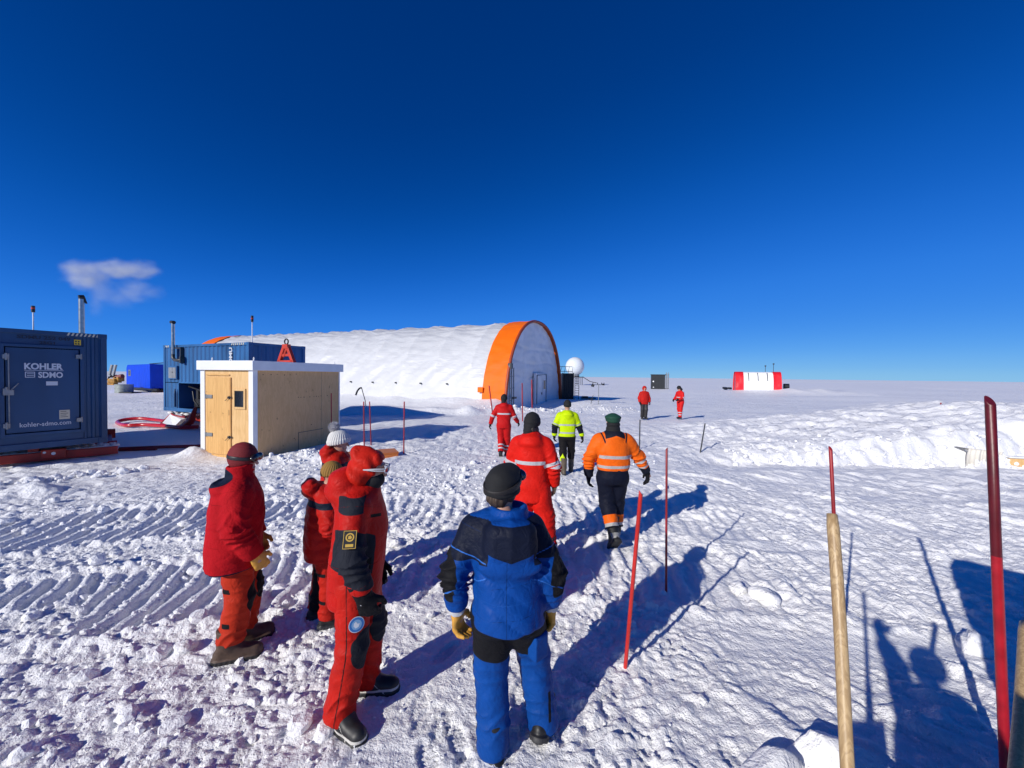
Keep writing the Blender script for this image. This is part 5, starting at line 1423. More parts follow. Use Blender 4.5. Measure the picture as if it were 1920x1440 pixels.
def z_arm(sd, a, b, rad=.14):
    def mk(r):
        g = arm_s(r, sd)
        def f(P):
            s_, d = g(P); return np.minimum(np.minimum(s_-a, b-s_), rad-d)
        return f
    return mk
def z_seams(levels, arm=True, back=True, w=.0028):
    def mk(r):
        gl, gr = arm_s(r, 'L'), arm_s(r, 'R')
        def f(P):
            sl, dl = gl(P); sr, dr = gr(P); inb = np.minimum(np.where(sl > .13, dl-.10, 9), np.where(sr > .13, dr-.10, 9))
            q = np.full(len(P), -1.)
            for z in levels: q = np.maximum(q, np.minimum(w-np.abs(P[:, 2]-z-.012*np.sin(P[:, 0]*9)), inb))
            if arm:
                for s_, d_ in ((sl, dl), (sr, dr)):
                    q = np.maximum(q, w-np.abs(s_-.045-.05*np.sin(P[:, 2]*3))-10*(d_ > .135))
                    q = np.maximum(q, w-np.abs(s_-.46)-10*(d_ > .135))
            if back: q = np.maximum(q, np.minimum(w-np.abs(P[:, 0]-r.lean[0]*.6), np.minimum(P[:, 2]-.6, 1.30-P[:, 2])))
            return q
        return f
    return mk
def z_band(a, b, maxx=9):
    return lambda r: (lambda P: np.minimum(P[:, 2]-a, b-P[:, 2]))
def zmax(*zs):
    def mk(r):
        fs = [z(r) for z in zs]
        def f(P):
            o = fs[0](P)
            for q in fs[1:]: o = np.maximum(o, q(P))
            return o
        return f
    return mk
def not_arm(z, rad=.11):
    def mk(r):
        f0 = z(r)
        gl, gr = arm_s(r, 'L'), arm_s(r, 'R')
        def f(P):
            sl, dl = gl(P); sr, dr = gr(P)
            return np.minimum(f0(P), np.minimum(np.where(sl > .14, dl-rad, 9), np.where(sr > .14, dr-rad, 9)))
        return f
    return mk
def z_leg(sd, a, b):
    """band along the shin: metres above the ankle"""
    def mk(r):
        def f(P):
            ax = (r.kn[sd]-r.an[sd])/np.linalg.norm(r.kn[sd]-r.an[sd]); s_ = (P-r.an[sd])@ax
            o = 'R' if sd == 'L' else 'L'
            near = rc(P, r.hip[o], r.kn[o], 0, 0); near = np.minimum(near, rc(P, r.kn[o], r.an[o], 0, 0))
            me = np.minimum(rc(P, r.hip[sd], r.kn[sd], 0, 0), rc(P, r.kn[sd], r.an[sd], 0, 0))
            return np.minimum(np.minimum(s_-a, b-s_), near-me)
        return f
    return mk
# ------------------------------------------------------------------ the people
def put(px, py):
    p = PG(px, py); return (p.x, p.y, gz(p.x, p.y, True)-.005)
PARKA = [(.74, .215, .165, -.01), (.86, .225, .175, -.01), (1.05, .235, .18, 0), (1.22, .235, .18, 0), (1.36, .215, .16, -.01), (1.45, .15, .125, -.015), (1.52, .085, .09, -.01)]
COVER = [(.80, .19, .14, -.01), (.92, .20, .15, -.015), (1.08, .195, .145, 0), (1.25, .215, .155, 0), (1.37, .205, .14, -.01), (1.45, .14, .11, -.015), (1.53, .08, .085, -.01)]

# --- 1: maroon hat, red parka, at the left ---------------------------
def crew_maroon():
    def hood_down(P, d):
        # dark lined hood lying on the upper back
        h = ell(P, (0, -.09, 1.42), (.19, .105, .085)); h = smax(h, -ell(P, (0, -.10, 1.505), (.165, .11, .06)), .02)
        d = smin(d, h, .03)
        col = smax(rc(P, (0, .01, 1.44), (0, .02, 1.60), .108, .104), P[:, 2]-1.60-.12*(P[:, 1]), .01); col = smax(col, -rc(P, (0, .015, 1.50), (0, .03, 1.65), .082, .088), .008)
        return smin(d, col, .02)
    m = mat('parka_red', (.42, .007, .012), .8, zones=[((.008, .012, .030), .7), ((.14, .003, .004), .8)], **FAB)
    inner = lambda r: (lambda P: np.maximum(np.minimum(-ell(P, (0, -.115, 1.50), (.185, .125, .085)), .0-(P[:, 1]+.02)), np.minimum(.778-P[:, 2], 1)))
    trm = mat('salopette_red', (.47, .032, .012), .6, zones=[(C_BLK, .7)], **FAB)
    def tz(r):
        def f(P):
            q = np.full(len(P), -1.)
            for s_ in 'LR':
                k_ = r.kn[s_]; q = np.maximum(q, -ell(P, k_+V3(0, .085, .0), (.10, .085, .14)))
                sd = 1 if s_ == 'R' else -1
                for zz in (.32, .60): q = np.maximum(q, np.minimum(.022-np.abs(P[:, 2]-zz), .045-np.abs(np.hypot(P[:, 0]-r.kn[s_][0]-sd*.05, P[:, 1]-r.kn[s_][1]+.075))))
            return q
        return f
    bt = mat('boot_brown', (.085, .050, .032), .6, zones=[((.016, .015, .015), .6)], noise=.35, nscale=14, bump=.4, bscale=40, bdist=.004)
    hat = mat('hat_maroon', (.17, .006, .010), .8, bump=.5, bscale=90, bdist=.004, noise=.15)
    gog = mat('goggle_lens', (.018, .010, .008), .12, spec=.8)
    def goggles(r, t, k):
        o = sdf_mesh('goggles', lambda P: smax(smin(ell(P, (-.034, .105, .030), (.052, .030, .036)), ell(P, (.034, .105, .030), (.052, .030, .036)), .02), -ell(P, (0, .0, .025), (.080, .098, .10)), .005),
                     (-.12, .02, -.05), (.12, .16, .10), .006, gog, t, k, (), (r.hR, r.head))
        st = sdf_mesh('strap', lambda P: smax(smax(ell(P, (0, -.008, .028), (.101, .119, .124)), -ell(P, (0, -.008, .028), (.092, .110, .116)), .002), np.abs(P[:, 2]-.026+.05*(P[:, 1]-.05))-.017, .003),
                      (-.13, -.14, -.05), (.13, .14, .10), .005, M_BLACK, o, k, (), (r.hR, r.head))
    person('person in a maroon hat with goggles, red parka, yellow glove and brown boots', put(447, 1222), 62, 1.74,
           dict(h=.0085, head=(22, 4, 0), armL=((.08, .02, -.27), (.02, .10, -.50)), armR=((.10, .0, -.28), (.05, .12, -.52)), footL=(.10, .02, 0, 12, 0), footR=(.10, -.05, 0, 8, 0), palmR=(0, -.4, 0), lean=(0, .02)),
           [P_jacket('parka', m, [inner, z_seams((.98, 1.31))], tab=[(.76, .265, .205, -.03), (.86, .270, .21, -.025), (1.05, .262, .205, -.02), (1.22, .258, .20, -.02), (1.36, .235, .18, -.02), (1.45, .16, .135, -.02), (1.50, .10, .10, -.01)],
                     arm=(.108, .098, .078), seed=3, amp=.013, extra=hood_down),
            P_trousers(trm, [tz], rr=(.125, .108, .104), bot=.11, amp=.014, seed=4),
            P_gloves(M_GLY, 1.25, curl=34, cuff=.03), P_boots(bt, 1.10, zb_sole, h=.25, r0=.064, r1=.072, wide=.058),
            P_head('hat', hat, lambda P: beanie(P, -.048, (.098, .116, .126), .35)+.0012*np.cos(P[:, 2]*300)),
            P_mesh(goggles)])
crew_maroon()

# --- 2: white bobble hat, half hidden ---------------------------------
def hood_roll(P, d, y=-.12, z=1.47, w=.15):
    h = smin(ell(P, (0, y, z), (w, .095, .10)), rc(P, (-.10, -.02, 1.48), (-.06, .09, 1.46), .055, .045), .03)
    h = smin(h, rc(P, (.10, -.02, 1.48), (.06, .09, 1.46), .055, .045), .03)
    return smin(d, h+.006*np.sin(P[:, 2]*60+4*vn3(P*9, 4)), .06)
def crew_bobble():
    m = mat('down_red', (.50, .016, .009), .5, zones=[(C_NAVY, .6)], **FAB)
    hw = mat('hat_knit_grey', (.62, .61, .58), .85, bump=.5, bscale=80, bdist=.004)
    fur = mat('fur_grey', (.50, .49, .51), .9)
    yoke = lambda r: (lambda P: np.minimum(np.minimum(P[:, 2]-1.37, 1.425-P[:, 2]), np.abs(P[:, 0])-.06))
    def pom(r, t, k):
        g = np.random.default_rng(2); mb = MB(); c = np.array([0, -.075, .185])
        for i in range(2600):
            d = g.normal(size=3); d /= np.linalg.norm(d); a = c+d*.022; L_ = .062+.020*g.random(); d2 = d+g.normal(size=3)*.22; b = a+d2/np.linalg.norm(d2)*(L_-.022)
            s_ = np.cross(d, g.normal(size=3)); s_ = s_/np.linalg.norm(s_)*.0022
            V = [(r.hR@q+r.head)*k for q in (a-s_, a+s_, b)]; mb.add(V, [(0, 1, 2)])
        bm = MB(); o = mb.build('bobble', fur, t); sdf_mesh('bobble_core', lambda P: ell(P, c, (.050, .050, .050)), c-.08, c+.08, .01, fur, o, k, (), (r.hR, r.head))
    def knit(P):
        d = beanie(P, -.005, (.110, .130, .138), .28)+ribs(P, 26, .0035)
        c = smax(ell(P, (0, -.008, .024), (.118, .138, .148)), np.abs(P[:, 2]-.025-.28*P[:, 1])-.028, .010)+ribs(P, 26, .003)
        return smin(d, c, .006)
    person('person in a light grey knitted hat with a fluffy bobble, mostly hidden behind others', put(632, 1085), 72, 1.66,
           dict(h=.012, head=(15, 6, 4), armL=((.10, .02, -.27), (.04, .14, -.48)), armR=((.10, .02, -.27), (.04, .14, -.48))),
           [P_jacket('down_jacket', m, [yoke], tab=PARKA, arm=(.10, .09, .07), seed=7, puff=.006, extra=lambda P, d: hood_roll(P, d, -.10, 1.52, .165)),
            P_trousers(mat('dark_trousers', C_RED2, .6, **FAB), rr=(.12, .10, .09), bot=.08),
            P_gloves(M_GLB), P_boots(M_BTB, 1.05, zb_sole), P_head('hat', hw, knit, h2=.0045), P_mesh(pom)])
crew_bobble()

# --- 3: mustard hat, hood on the back ---------------------------------
def crew_mustard():
    m = mat('down_red_dark', (.45, .013, .009), .5, zones=[(C_NAVY, .6)], **FAB)
    yoke = lambda r: (lambda P: np.minimum(np.minimum(P[:, 2]-1.33, 1.40-P[:, 2]), P[:, 0]+.02))
    trm = mat('salopette_red_b', (.45, .017, .009), .6, zones=[(C_BLK, .65)], **FAB)
    def tz(r):
        def f(P):
            inner = .045-np.abs(P[:, 0])-.0*P[:, 1]; q = np.minimum(inner+.02, .80-P[:, 2])
            for zz in (.30, .60): q = np.maximum(q, np.minimum(.02-np.abs(P[:, 2]-zz), .05-np.abs(P[:, 1]+.02))-10*(P[:, 0] < .05))
            return q
        return f
    person('person in a mustard knitted hat with a puffy red hood on the back', put(603, 1172), 62, 1.50,
           dict(h=.0095, head=(10, 12, 0), lean=(0, .05), head_off=(0, .05), armL=((.10, .02, -.27), (.03, .16, -.46)), armR=((.10, .02, -.27), (.03, .16, -.46)), footL=(.11, -.05, 0, 5, 0), footR=(.13, .06, 0, 5, 0)),
           [P_jacket('down_jacket', m, [yoke], tab=PARKA, arm=(.105, .095, .075), seed=11, puff=.006, extra=lambda P, d: hood_roll(P, d, -.11, 1.51, .165)),
            P_trousers(trm, [tz], rr=(.12, .105, .10), bot=.06, seed=13, amp=.012),
            P_gloves(M_GLB), P_boots(M_BTB, 1.0, zb_sole, h=.28),
            P_head('hat', mat('hat_mustard', (.28, .15, .03), .85, bump=.5, bscale=80, bdist=.004), lambda P: beanie(P, -.01, (.096, .114, .120), .25)+ribs(P, 24, .003), h2=.005)])
crew_mustard()

# --- 4: white sunglasses, red hood ------------------------------------
def crew_shades():
    m = mat('expedition_parka', (.47, .012, .008), .5, zones=[((.018, .020, .028), .7), ((.006, .006, .007), .6), ((.12, .003, .002), .7)], **FAB)
    def hoodup(P, d):
        h = rc(P, (0, -.06, 1.475), (0, .03, 1.445), .130, .110); h = smin(h, ell(P, (0, -.075, 1.51), (.135, .105, .10)), .04)
        h = smax(h, -rc(P, (0, .06, 1.56), (0, .10, 1.70), .085, .12), .02)
        h = h+.007*np.sin(P[:, 2]*46+3*vn3(P*8, 4))
        return smin(d, h, .035)
    g0 = None
    def navy(r):
        g = arm_s(r, 'R'); gl = arm_s(r, 'L')
        def f(P):
            s_, d = g(P); q = np.minimum(np.minimum(s_-.13-.35*np.maximum(0, P[:, 1]-r.el['R'][1]), .44-s_+.5*(P[:, 1]-r.el['R'][1])), P[:, 0]-.14)
            s2, d2 = gl(P); q2 = np.minimum(np.minimum(s2-.13, .42-s2), -.14-P[:, 0])
            sh = np.minimum(np.minimum(P[:, 2]-1.385, 1.475-P[:, 2]), np.minimum(.085-np.abs(P[:, 1]-.01), np.abs(P[:, 0])-.07))
            return np.maximum(np.maximum(q, q2), sh)
        return f
    def blk(r):
        def f(P):
            a = np.minimum(.010-np.abs(P[:, 0]-.16-.02*(P[:, 2]-.9)), np.minimum(P[:, 2]-.84, 1.08-P[:, 2]))-10*(P[:, 1] < .03)
            b = np.minimum(.012-np.abs(P[:, 2]-1.33-.25*(P[:, 0]-.10)), .05-np.abs(P[:, 0]-.12))-10*(P[:, 1] < .05)
            return np.maximum(a, b)
        return f
    trm = mat('expedition_trousers', (.47, .015, .009), .5, zones=[((.018, .020, .026), .6), ((.01, .01, .01), .6)], **FAB)
    def knee(r):
        def f(P):
            q = np.full(len(P), -1.)
            for s_ in 'LR': q = np.maximum(q, -ell(P, r.kn[s_]+V3(0, .07, -.0), (.13, .10, .135)))
            return q
        return f
    def zipz(r):
        def f(P):
            q = np.full(len(P), -1.)
            for s_, sd in (('L', -1), ('R', 1)):
                u = np.where(P[:, 2] > r.kn[s_][2], 1, 0); ax0 = np.where(P[:, 2] > r.kn[s_][2], np.interp(P[:, 2], [r.kn[s_][2], r.hip[s_][2]], [r.kn[s_][1], r.hip[s_][1]]), np.interp(P[:, 2], [r.an[s_][2], r.kn[s_][2]], [r.an[s_][1], r.kn[s_][1]]))
                q = np.maximum(q, np.minimum(.005-np.abs(P[:, 1]-ax0+.01), sd*(P[:, 0]-r.kn[s_][0])-.02))
            return q
        return f
    hoodm = mat('hood_red', (.52, .018, .009), .5, **FAB)
    def hoodcap(P):
        d = ell(P, (0, -.012, .030), (.098, .116, .116)); d = smin(d, rc(P, (0, -.08, .10), (0, -.02, .135), .05, .018), .03)
        d = smin(d, rc(P, (-.05, -.06, -.05), (.05, -.06, -.05), .07, .07), .05)
        d = smax(d, -ell(P, (0, .105, -.02), (.085, .085, .095)), .012)
        return d+.006*np.cos(P[:, 1]*40+P[:, 2]*60+3*vn3(P*12, 4))
    def shades(r, t, k):
        fm = mat('white_frame', (.75, .74, .70), .3); ln = mat('dark_lens', (.02, .035, .03), .08, spec=.9)
        o = None
        fr = MB()
        for s_ in (-1, 1):
            P0 = [(s_*.036+.034*math.cos(a), .128-.30*(s_*.036+.034*math.cos(a))**2*8-.0, .022+.021*math.sin(a)) for a in np.linspace(0, 2*math.pi, 20)[:-1]]
            fr.tube([Vector((r.hR@np.array(p)+r.head)*k) for p in P0], .0045*k, 6, closed=True)
            for dz in (.010, -.004):
                fr.tube([Vector((r.hR@np.array(p)+r.head)*k) for p in ((s_*.072, .112, .022+dz), (s_*.105, .06, .024+dz*.8), (s_*.116, -.01, .022))], [.0042*k, .0042*k, .0035*k], 6)
        fr.tube([Vector((r.hR@np.array(p)+r.head)*k) for p in ((-.006, .128, .026), (.006, .128, .026))], .004*k, 6)
        o = fr.build('sunglasses', fm, t)
        lm = MB()
        for s_ in (-1, 1):
            V = [(r.hR@np.array((s_*.036+.032*math.cos(a), .1275-2.4*(s_*.036+.032*math.cos(a))**2, .022+.019*math.sin(a)))+r.head)*k for a in np.linspace(0, 2*math.pi, 20)[:-1]]
            lm.add(V, [tuple(range(19))]); lm.build('lens', ln, o); lm = MB()
    def mask(P):
        return smax(smin(ell(P, (0, .045, -.062), (.066, .068, .060)), rc(P, (0, .0, -.09), (0, .0, -.14), .075, .08), .03), P[:, 2]+.018-.1*P[:, 1], .006)
    def badges(r, t, k):
        # rectangular patch on the right upper arm
        a = r.sh['R']; b = r.el['R']; u = (a-b)/np.linalg.norm(a-b)
        n = V3(1, .10, .0); n = n-u*(n@u); n /= np.linalg.norm(n); w = np.cross(u, n)
        c0 = a+(b-a)*.62+n*(.097); Rm = np.stack([w, u, n], 1)
        def quad(x0, x1, y0, y1, z): return [((Rm@np.array(q))+c0)*k for q in ((x0, y0, z), (x1, y0, z), (x1, y1, z), (x0, y1, z))]
        gold = mat('gold_thread', (.60, .38, .06), .5); dk = mat('patch_black', (.012, .012, .014), .6)
        mb = MB(); mb.add(quad(-.036, .036, -.05, .05, -.004)+quad(-.036, .036, -.05, .05, .004), [(4, 5, 6, 7), (0, 1, 5, 4), (1, 2, 6, 5), (2, 3, 7, 6), (3, 0, 4, 7)]); pa = mb.build('sleeve_patch', dk, t)
        mb = MB()
        for x0, x1, y0, y1 in ((-.036, .036, .047, .05), (-.036, .036, -.05, -.047), (-.036, -.033, -.047, .047), (.033, .036, -.047, .047)): mb.add(quad(x0, x1, y0, y1, .0055), [(0, 1, 2, 3)])
        mb.build('patch_border', gold, pa)
        mb = MB(); mb.add(quad(-.022, .022, -.040, -.024, .0055), [(0, 1, 2, 3)])
        ring = []
        for i in range(24):
            an = i*2*math.pi/24
            for rr_ in (.024, .0165): ring.append(((Rm@np.array((rr_*math.cos(an), .013+rr_*math.sin(an), .0056)))+c0)*k)
        mb.add(ring, [(2*i, (2*i+2) % 48, (2*i+3) % 48, 2*i+1) for i in range(24)])
        mb.add([((Rm@np.array(q))+c0)*k for q in ((-.010, .004, .0056), (.006, .002, .0056), (.012, .012, .0056), (.004, .024, .0056), (-.008, .020, .0056))], [(0, 1, 2, 3, 4)])
        mb.build('patch_emblem', gold, pa)
        # round badge on the right thigh
        hp, kn = r.hip['R'], r.kn['R']; u = (hp-kn)/np.linalg.norm(hp-kn); n = V3(.90, .42, 0); n -= u*(n@u); n /= np.linalg.norm(n); w = np.cross(u, n)
        c0 = kn+u*.175+n*.118; Rm = np.stack([w, u, n], 1)
        def disc(rad, z, name, m_, par, nn=28):
            mb = MB(); mb.add([((Rm@np.array((rad*math.cos(a), rad*math.sin(a), z)))+c0)*k for a in np.linspace(0, 2*math.pi, nn+1)[:-1]], [tuple(range(nn))]); return mb.build(name, m_, par)
        wht = mat('badge_white', (.70, .74, .78), .5); bl = mat('badge_blue', (.03, .17, .48), .5)
        bd = disc(.047, .0, 'round_badge', wht, t); disc(.043, .0012, 'badge_ring', bl, bd); disc(.030, .0024, 'badge_disc', mat('badge_light', (.22, .42, .66), .5), bd)
        mb = MB()
        mb.add([((Rm@np.array((x, y, .0036)))+c0)*k for x, y in ((-.018, -.004), (-.006, -.020), (.012, -.014), (.018, .004), (.004, .006), (-.004, .020), (-.016, .012))], [(0, 1, 2, 3, 4, 5, 6)])
        mb.build('badge_map', wht, bd)
    bt = mat('boot_two_tone', (.014, .014, .015), .5, zones=[((.62, .60, .55), .5), ((.012, .012, .012), .7)], noise=.2, nscale=20)
    piping = lambda V: np.maximum(.0085-np.abs(V[:, 2]-.046), np.minimum(.0045-np.abs(V[:, 2]-.115-.9*np.clip(.04-V[:, 1], -.2, .09)), .11-V[:, 2]+.10))
    person('person with a red hood up, white sunglasses and a dark sleeve panel with badge', put(668, 1325), 82, 1.87,
           dict(h=.0075, head_dz=-.03, head=(2, 8, 0), lean=(0, .03), head_off=(0, .045), armR=((.10, .0, -.28), (.085, .07, -.51)), armL=((.08, .0, -.28), (.05, .05, -.52)),
                footR=(.15, -.06, 0, 42, 0), footL=(.12, .03, 0, -4, 0), shoulder=.175),
           [P_jacket('parka', m, [navy, blk, z_seams((.86, 1.02, 1.18))], tab=[(.735, .19, .165, -.01), (.80, .20, .175, -.01), (1.0, .205, .18, 0), (1.22, .205, .175, .01), (1.36, .195, .155, 0), (1.45, .15, .13, -.01), (1.51, .10, .10, -.01)],
                     arm=(.092, .086, .068), seed=21, amp=.013, extra=hoodup, cuff=.03),
            P_trousers(trm, [knee, zipz], rr=(.118, .100, .098), bot=.02, seed=23, amp=.013),
            P_gloves(M_GLB, 1.30, [lambda r, s_: (lambda P: .008-np.linalg.norm(P-(r.wr[s_]+V3(.045 if s_ == 'R' else -.045, -.005, -.045)), axis=1))], curl=40, cuff=.09, cr=(.062, .070)),
            P_boots(bt, 1.08, [piping, lambda V: .030-V[:, 2]], h=.22, r0=.060, r1=.064, wide=.056),
            P_head('hood', hoodm, hoodcap, h2=.0065), P_head('face_mask', M_HATB, mask, h2=.0065), P_mesh(shades), P_mesh(badges)])
crew_shades()

# --- 5: blue jacket in the foreground ---------------------------------
def crew_blue():
    BL = (.004, .055, .27)
    m = mat('jacket_blue', BL, .5, zones=[((.008, .011, .026), .55), ((.010, .010, .012), .65), ((.03, .14, .50), .5), ((.002, .020, .10), .7)], **FAB)
    def extra(P, d):
        # padded hood hanging behind, seams, high collar
        h = ell(P, (0, -.145, 1.36), (.165, .085, .135)); h = smin(h, ell(P, (0, -.12, 1.44), (.15, .09, .06)), .03)
        h = h+.008*np.abs(np.sin(P[:, 2]*26+.6))-.006+.006*np.abs(np.sin(P[:, 0]*30))
        d = smin(d, h, .022)
        fl = ell(P, (0, -.150, 1.235), (.185, .050, .075)); d = smin(d, fl, .03)
        col = smax(rc(P, (0, .0, 1.45), (0, .02, 1.535), .118, .112), P[:, 2]-1.535, .015); col = smax(col, -rc(P, (0, .01, 1.52), (0, .02, 1.65), .085, .09), .01)
        return smin(d, col, .02)
    def dark(r):
        gl, gr = arm_s(r, 'L'), arm_s(r, 'R')
        def f(P):
            z0 = 1.275+.35*np.abs(P[:, 0])+.0*P[:, 1]
            q = np.minimum(P[:, 2]-np.minimum(z0, 1.44), 1.478-P[:, 2]); q = np.minimum(q, .135-P[:, 1])
            for g in (gl, gr):
                s_, dd = g(P); q = np.maximum(q, np.minimum(np.minimum(.14-s_, s_+.2), P[:, 2]-1.25)-10*(np.abs(P[:, 0]) < .13)-10*(P[:, 2] > 1.478))
            return q
        return f
    def elbow(r):
        gl, gr = arm_s(r, 'L'), arm_s(r, 'R')
        def f(P):
            q = np.full(len(P), -1.)
            for g, sd, k_ in ((gl, -1, 'L'), (gr, 1, 'R')):
                s_, dd = g(P); out = sd*(P[:, 0]-r.el[k_][0])-.5*(P[:, 1]-r.el[k_][1])
                q = np.maximum(q, np.minimum(np.minimum(np.minimum(s_-.155, .43-s_), out-.022), .15-dd))
            return q
        return f
    def trim(r):
        gl, gr = arm_s(r, 'L'), arm_s(r, 'R')
        def f(P):
            q = np.full(len(P), -1.)
            for g in (gl, gr):
                s_, dd = g(P); q = np.maximum(q, np.minimum(.0045-np.abs(s_-.147), dd-.05)-10*(np.abs(P[:, 0]) < .14))
            for zz in (1.03,): q = np.maximum(q, .0022-np.abs(P[:, 2]-zz)-10*(np.abs(P[:, 0]) > .2))
            return q
        return f
    trm = mat('trousers_blue', (.005, .060, .28), .55, zones=[((.010, .010, .012), .65)], **FAB)
    def blk(r):
        def f(P):
            q = P[:, 2]-.60-.12*np.abs(P[:, 0])
            side = np.minimum(np.minimum(.62-P[:, 2], -(P[:, 0]-r.kn['L'][0])-.03), .022-np.abs(P[:, 1]-np.interp(P[:, 2], [.1, .45, .9], [r.an['L'][1], r.kn['L'][1], 0])))
            s2 = np.minimum(np.minimum(P[:, 2]-.16, .33-P[:, 2]), .010-np.abs(P[:, 0]-r.an['R'][0]-.035))-10*(P[:, 1] > r.an['R'][1])
            return np.maximum(np.maximum(q, side), s2)
        return f
    def hatf(P):
        d = beanie(P, -.02, (.100, .122, .122), .10); 
        d = smin(d, smax(ell(P, (0, -.008, .01), (.106, .127, .13)), np.abs(P[:, 2]-.005-.10*P[:, 1])-.030, .01), .006)
        d = smin(d, ell(P, (0, .05, .115), (.075, .07, .03)), .03)
        return d+.004*np.sin(P[:, 2]*60+2*vn3(P*14, 3))
    def gog(r, t, k):
        lens = mat('goggle_lens_blue', (.02, .025, .05), .12, spec=.9)
        o = sdf_mesh('goggles', lambda P: smax(smin(ell(P, (-.036, .115, .070), (.055, .030, .040)), ell(P, (.036, .115, .070), (.055, .030, .040)), .02), -ell(P, (0, .0, .03), (.085, .10, .10)), .005),
                     (-.12, .02, -.02), (.12, .17, .14), .006, lens, t, k, (), (r.hR, r.head))
        sdf_mesh('strap', lambda P: smax(smax(ell(P, (0, -.008, .028), (.112, .134, .134)), -ell(P, (0, -.008, .028), (.098, .118, .12)), .002), np.abs(P[:, 2]-.035-.35*(P[:, 1]))-.018, .003),
                 (-.14, -.16, -.08), (.14, .15, .14), .005, mat('strap_dark', (.016, .013, .012), .6), o, k, (), (r.hR, r.head))
        sdf_mesh('hair', lambda P: smin(ell(P, (0, -.05, -.055), (.072, .060, .055)), ell(P, (.075, .0, -.03), (.02, .03, .04)), .02)+.006*np.sin(P[:, 0]*160)*np.cos(P[:, 1]*60), (-.12, -.14, -.14), (.12, .08, .05), .006,
                 mat('hair_brown', (.05, .030, .018), .6), t, k, (), (r.hR, r.head))
    def cuffs(r, t, k):
        for s_ in 'LR':
            d0 = r.wr[s_]-r.el[s_]; d0 = d0/np.linalg.norm(d0)
            sdf_mesh('cuff', lambda P: smax(rc(P, r.wr[s_]-d0*.05, r.wr[s_]+d0*.01, .052, .050), (P-r.wr[s_])@d0-.005, .01)+.004*(1-2*np.abs(vn3(P*60, 2))), r.wr[s_]-.12, r.wr[s_]+.12, .007, mat('cuff_fleece', (.55, .55, .56), .9), t, k)
    def pocket(r, t, k):
        # bellows pocket on the right thigh
        c0 = r.hip['R']+V3(.085, -.045, -.20); o = sdf_mesh('thigh_pocket', lambda P: smax(np.maximum(np.maximum(np.abs((P-c0)[:, 0]*.8+(P-c0)[:, 1]*.6)-.045, np.abs((P-c0)[:, 2])-.07), np.abs((P-c0)[:, 0]*.6-(P-c0)[:, 1]*.8)-.030), -1+0*P[:, 0], .001)-.008, c0-.16, c0+.16, .008, trm, t, k)
    person('person in a blue jacket with a dark padded hood, seen from behind close up', put(950, 1410), -4, 1.80,
           dict(h=.0075, head=(38, 2, 4), lean=(-.04, .02), armL=((.105, -.06, -.27), (.09, .0, -.53)), armR=((.115, -.06, -.27), (.125, .02, -.53)),
                footL=(.085, .0, 0, 10, 0), footR=(.235, .10, .03, 20, 22), shoulder=.185, palmL=(.0, -.5, 0), palmR=(0, -.3, 0)),
           [P_jacket('jacket', m, [dark, elbow, trim, z_seams((.955, 1.12))], tab=[(.855, .222, .195, -.03), (.93, .225, .195, -.03), (1.05, .208, .175, -.015), (1.22, .222, .17, 0), (1.36, .215, .16, -.01), (1.44, .17, .13, -.02), (1.50, .11, .11, -.01)],
                     arm=(.094, .088, .066), seed=31, amp=.014, extra=extra, cuff=.045),
            P_trousers(trm, [blk], rr=(.135, .104, .104), bot=-.02, seed=33, amp=.010, seat=[(.74, .17, .14, -.02), (.90, .205, .165, -.03), (1.0, .19, .14, -.01), (1.06, .17, .12, 0)]),
            P_gloves(M_GLY, 1.22, curl=30, cuff=.03), P_boots(M_BTB, 1.08, zb_sole, h=.22), P_head('hat', M_HATB, hatf), P_mesh(gog), P_mesh(cuffs), P_mesh(pocket)])
crew_blue()

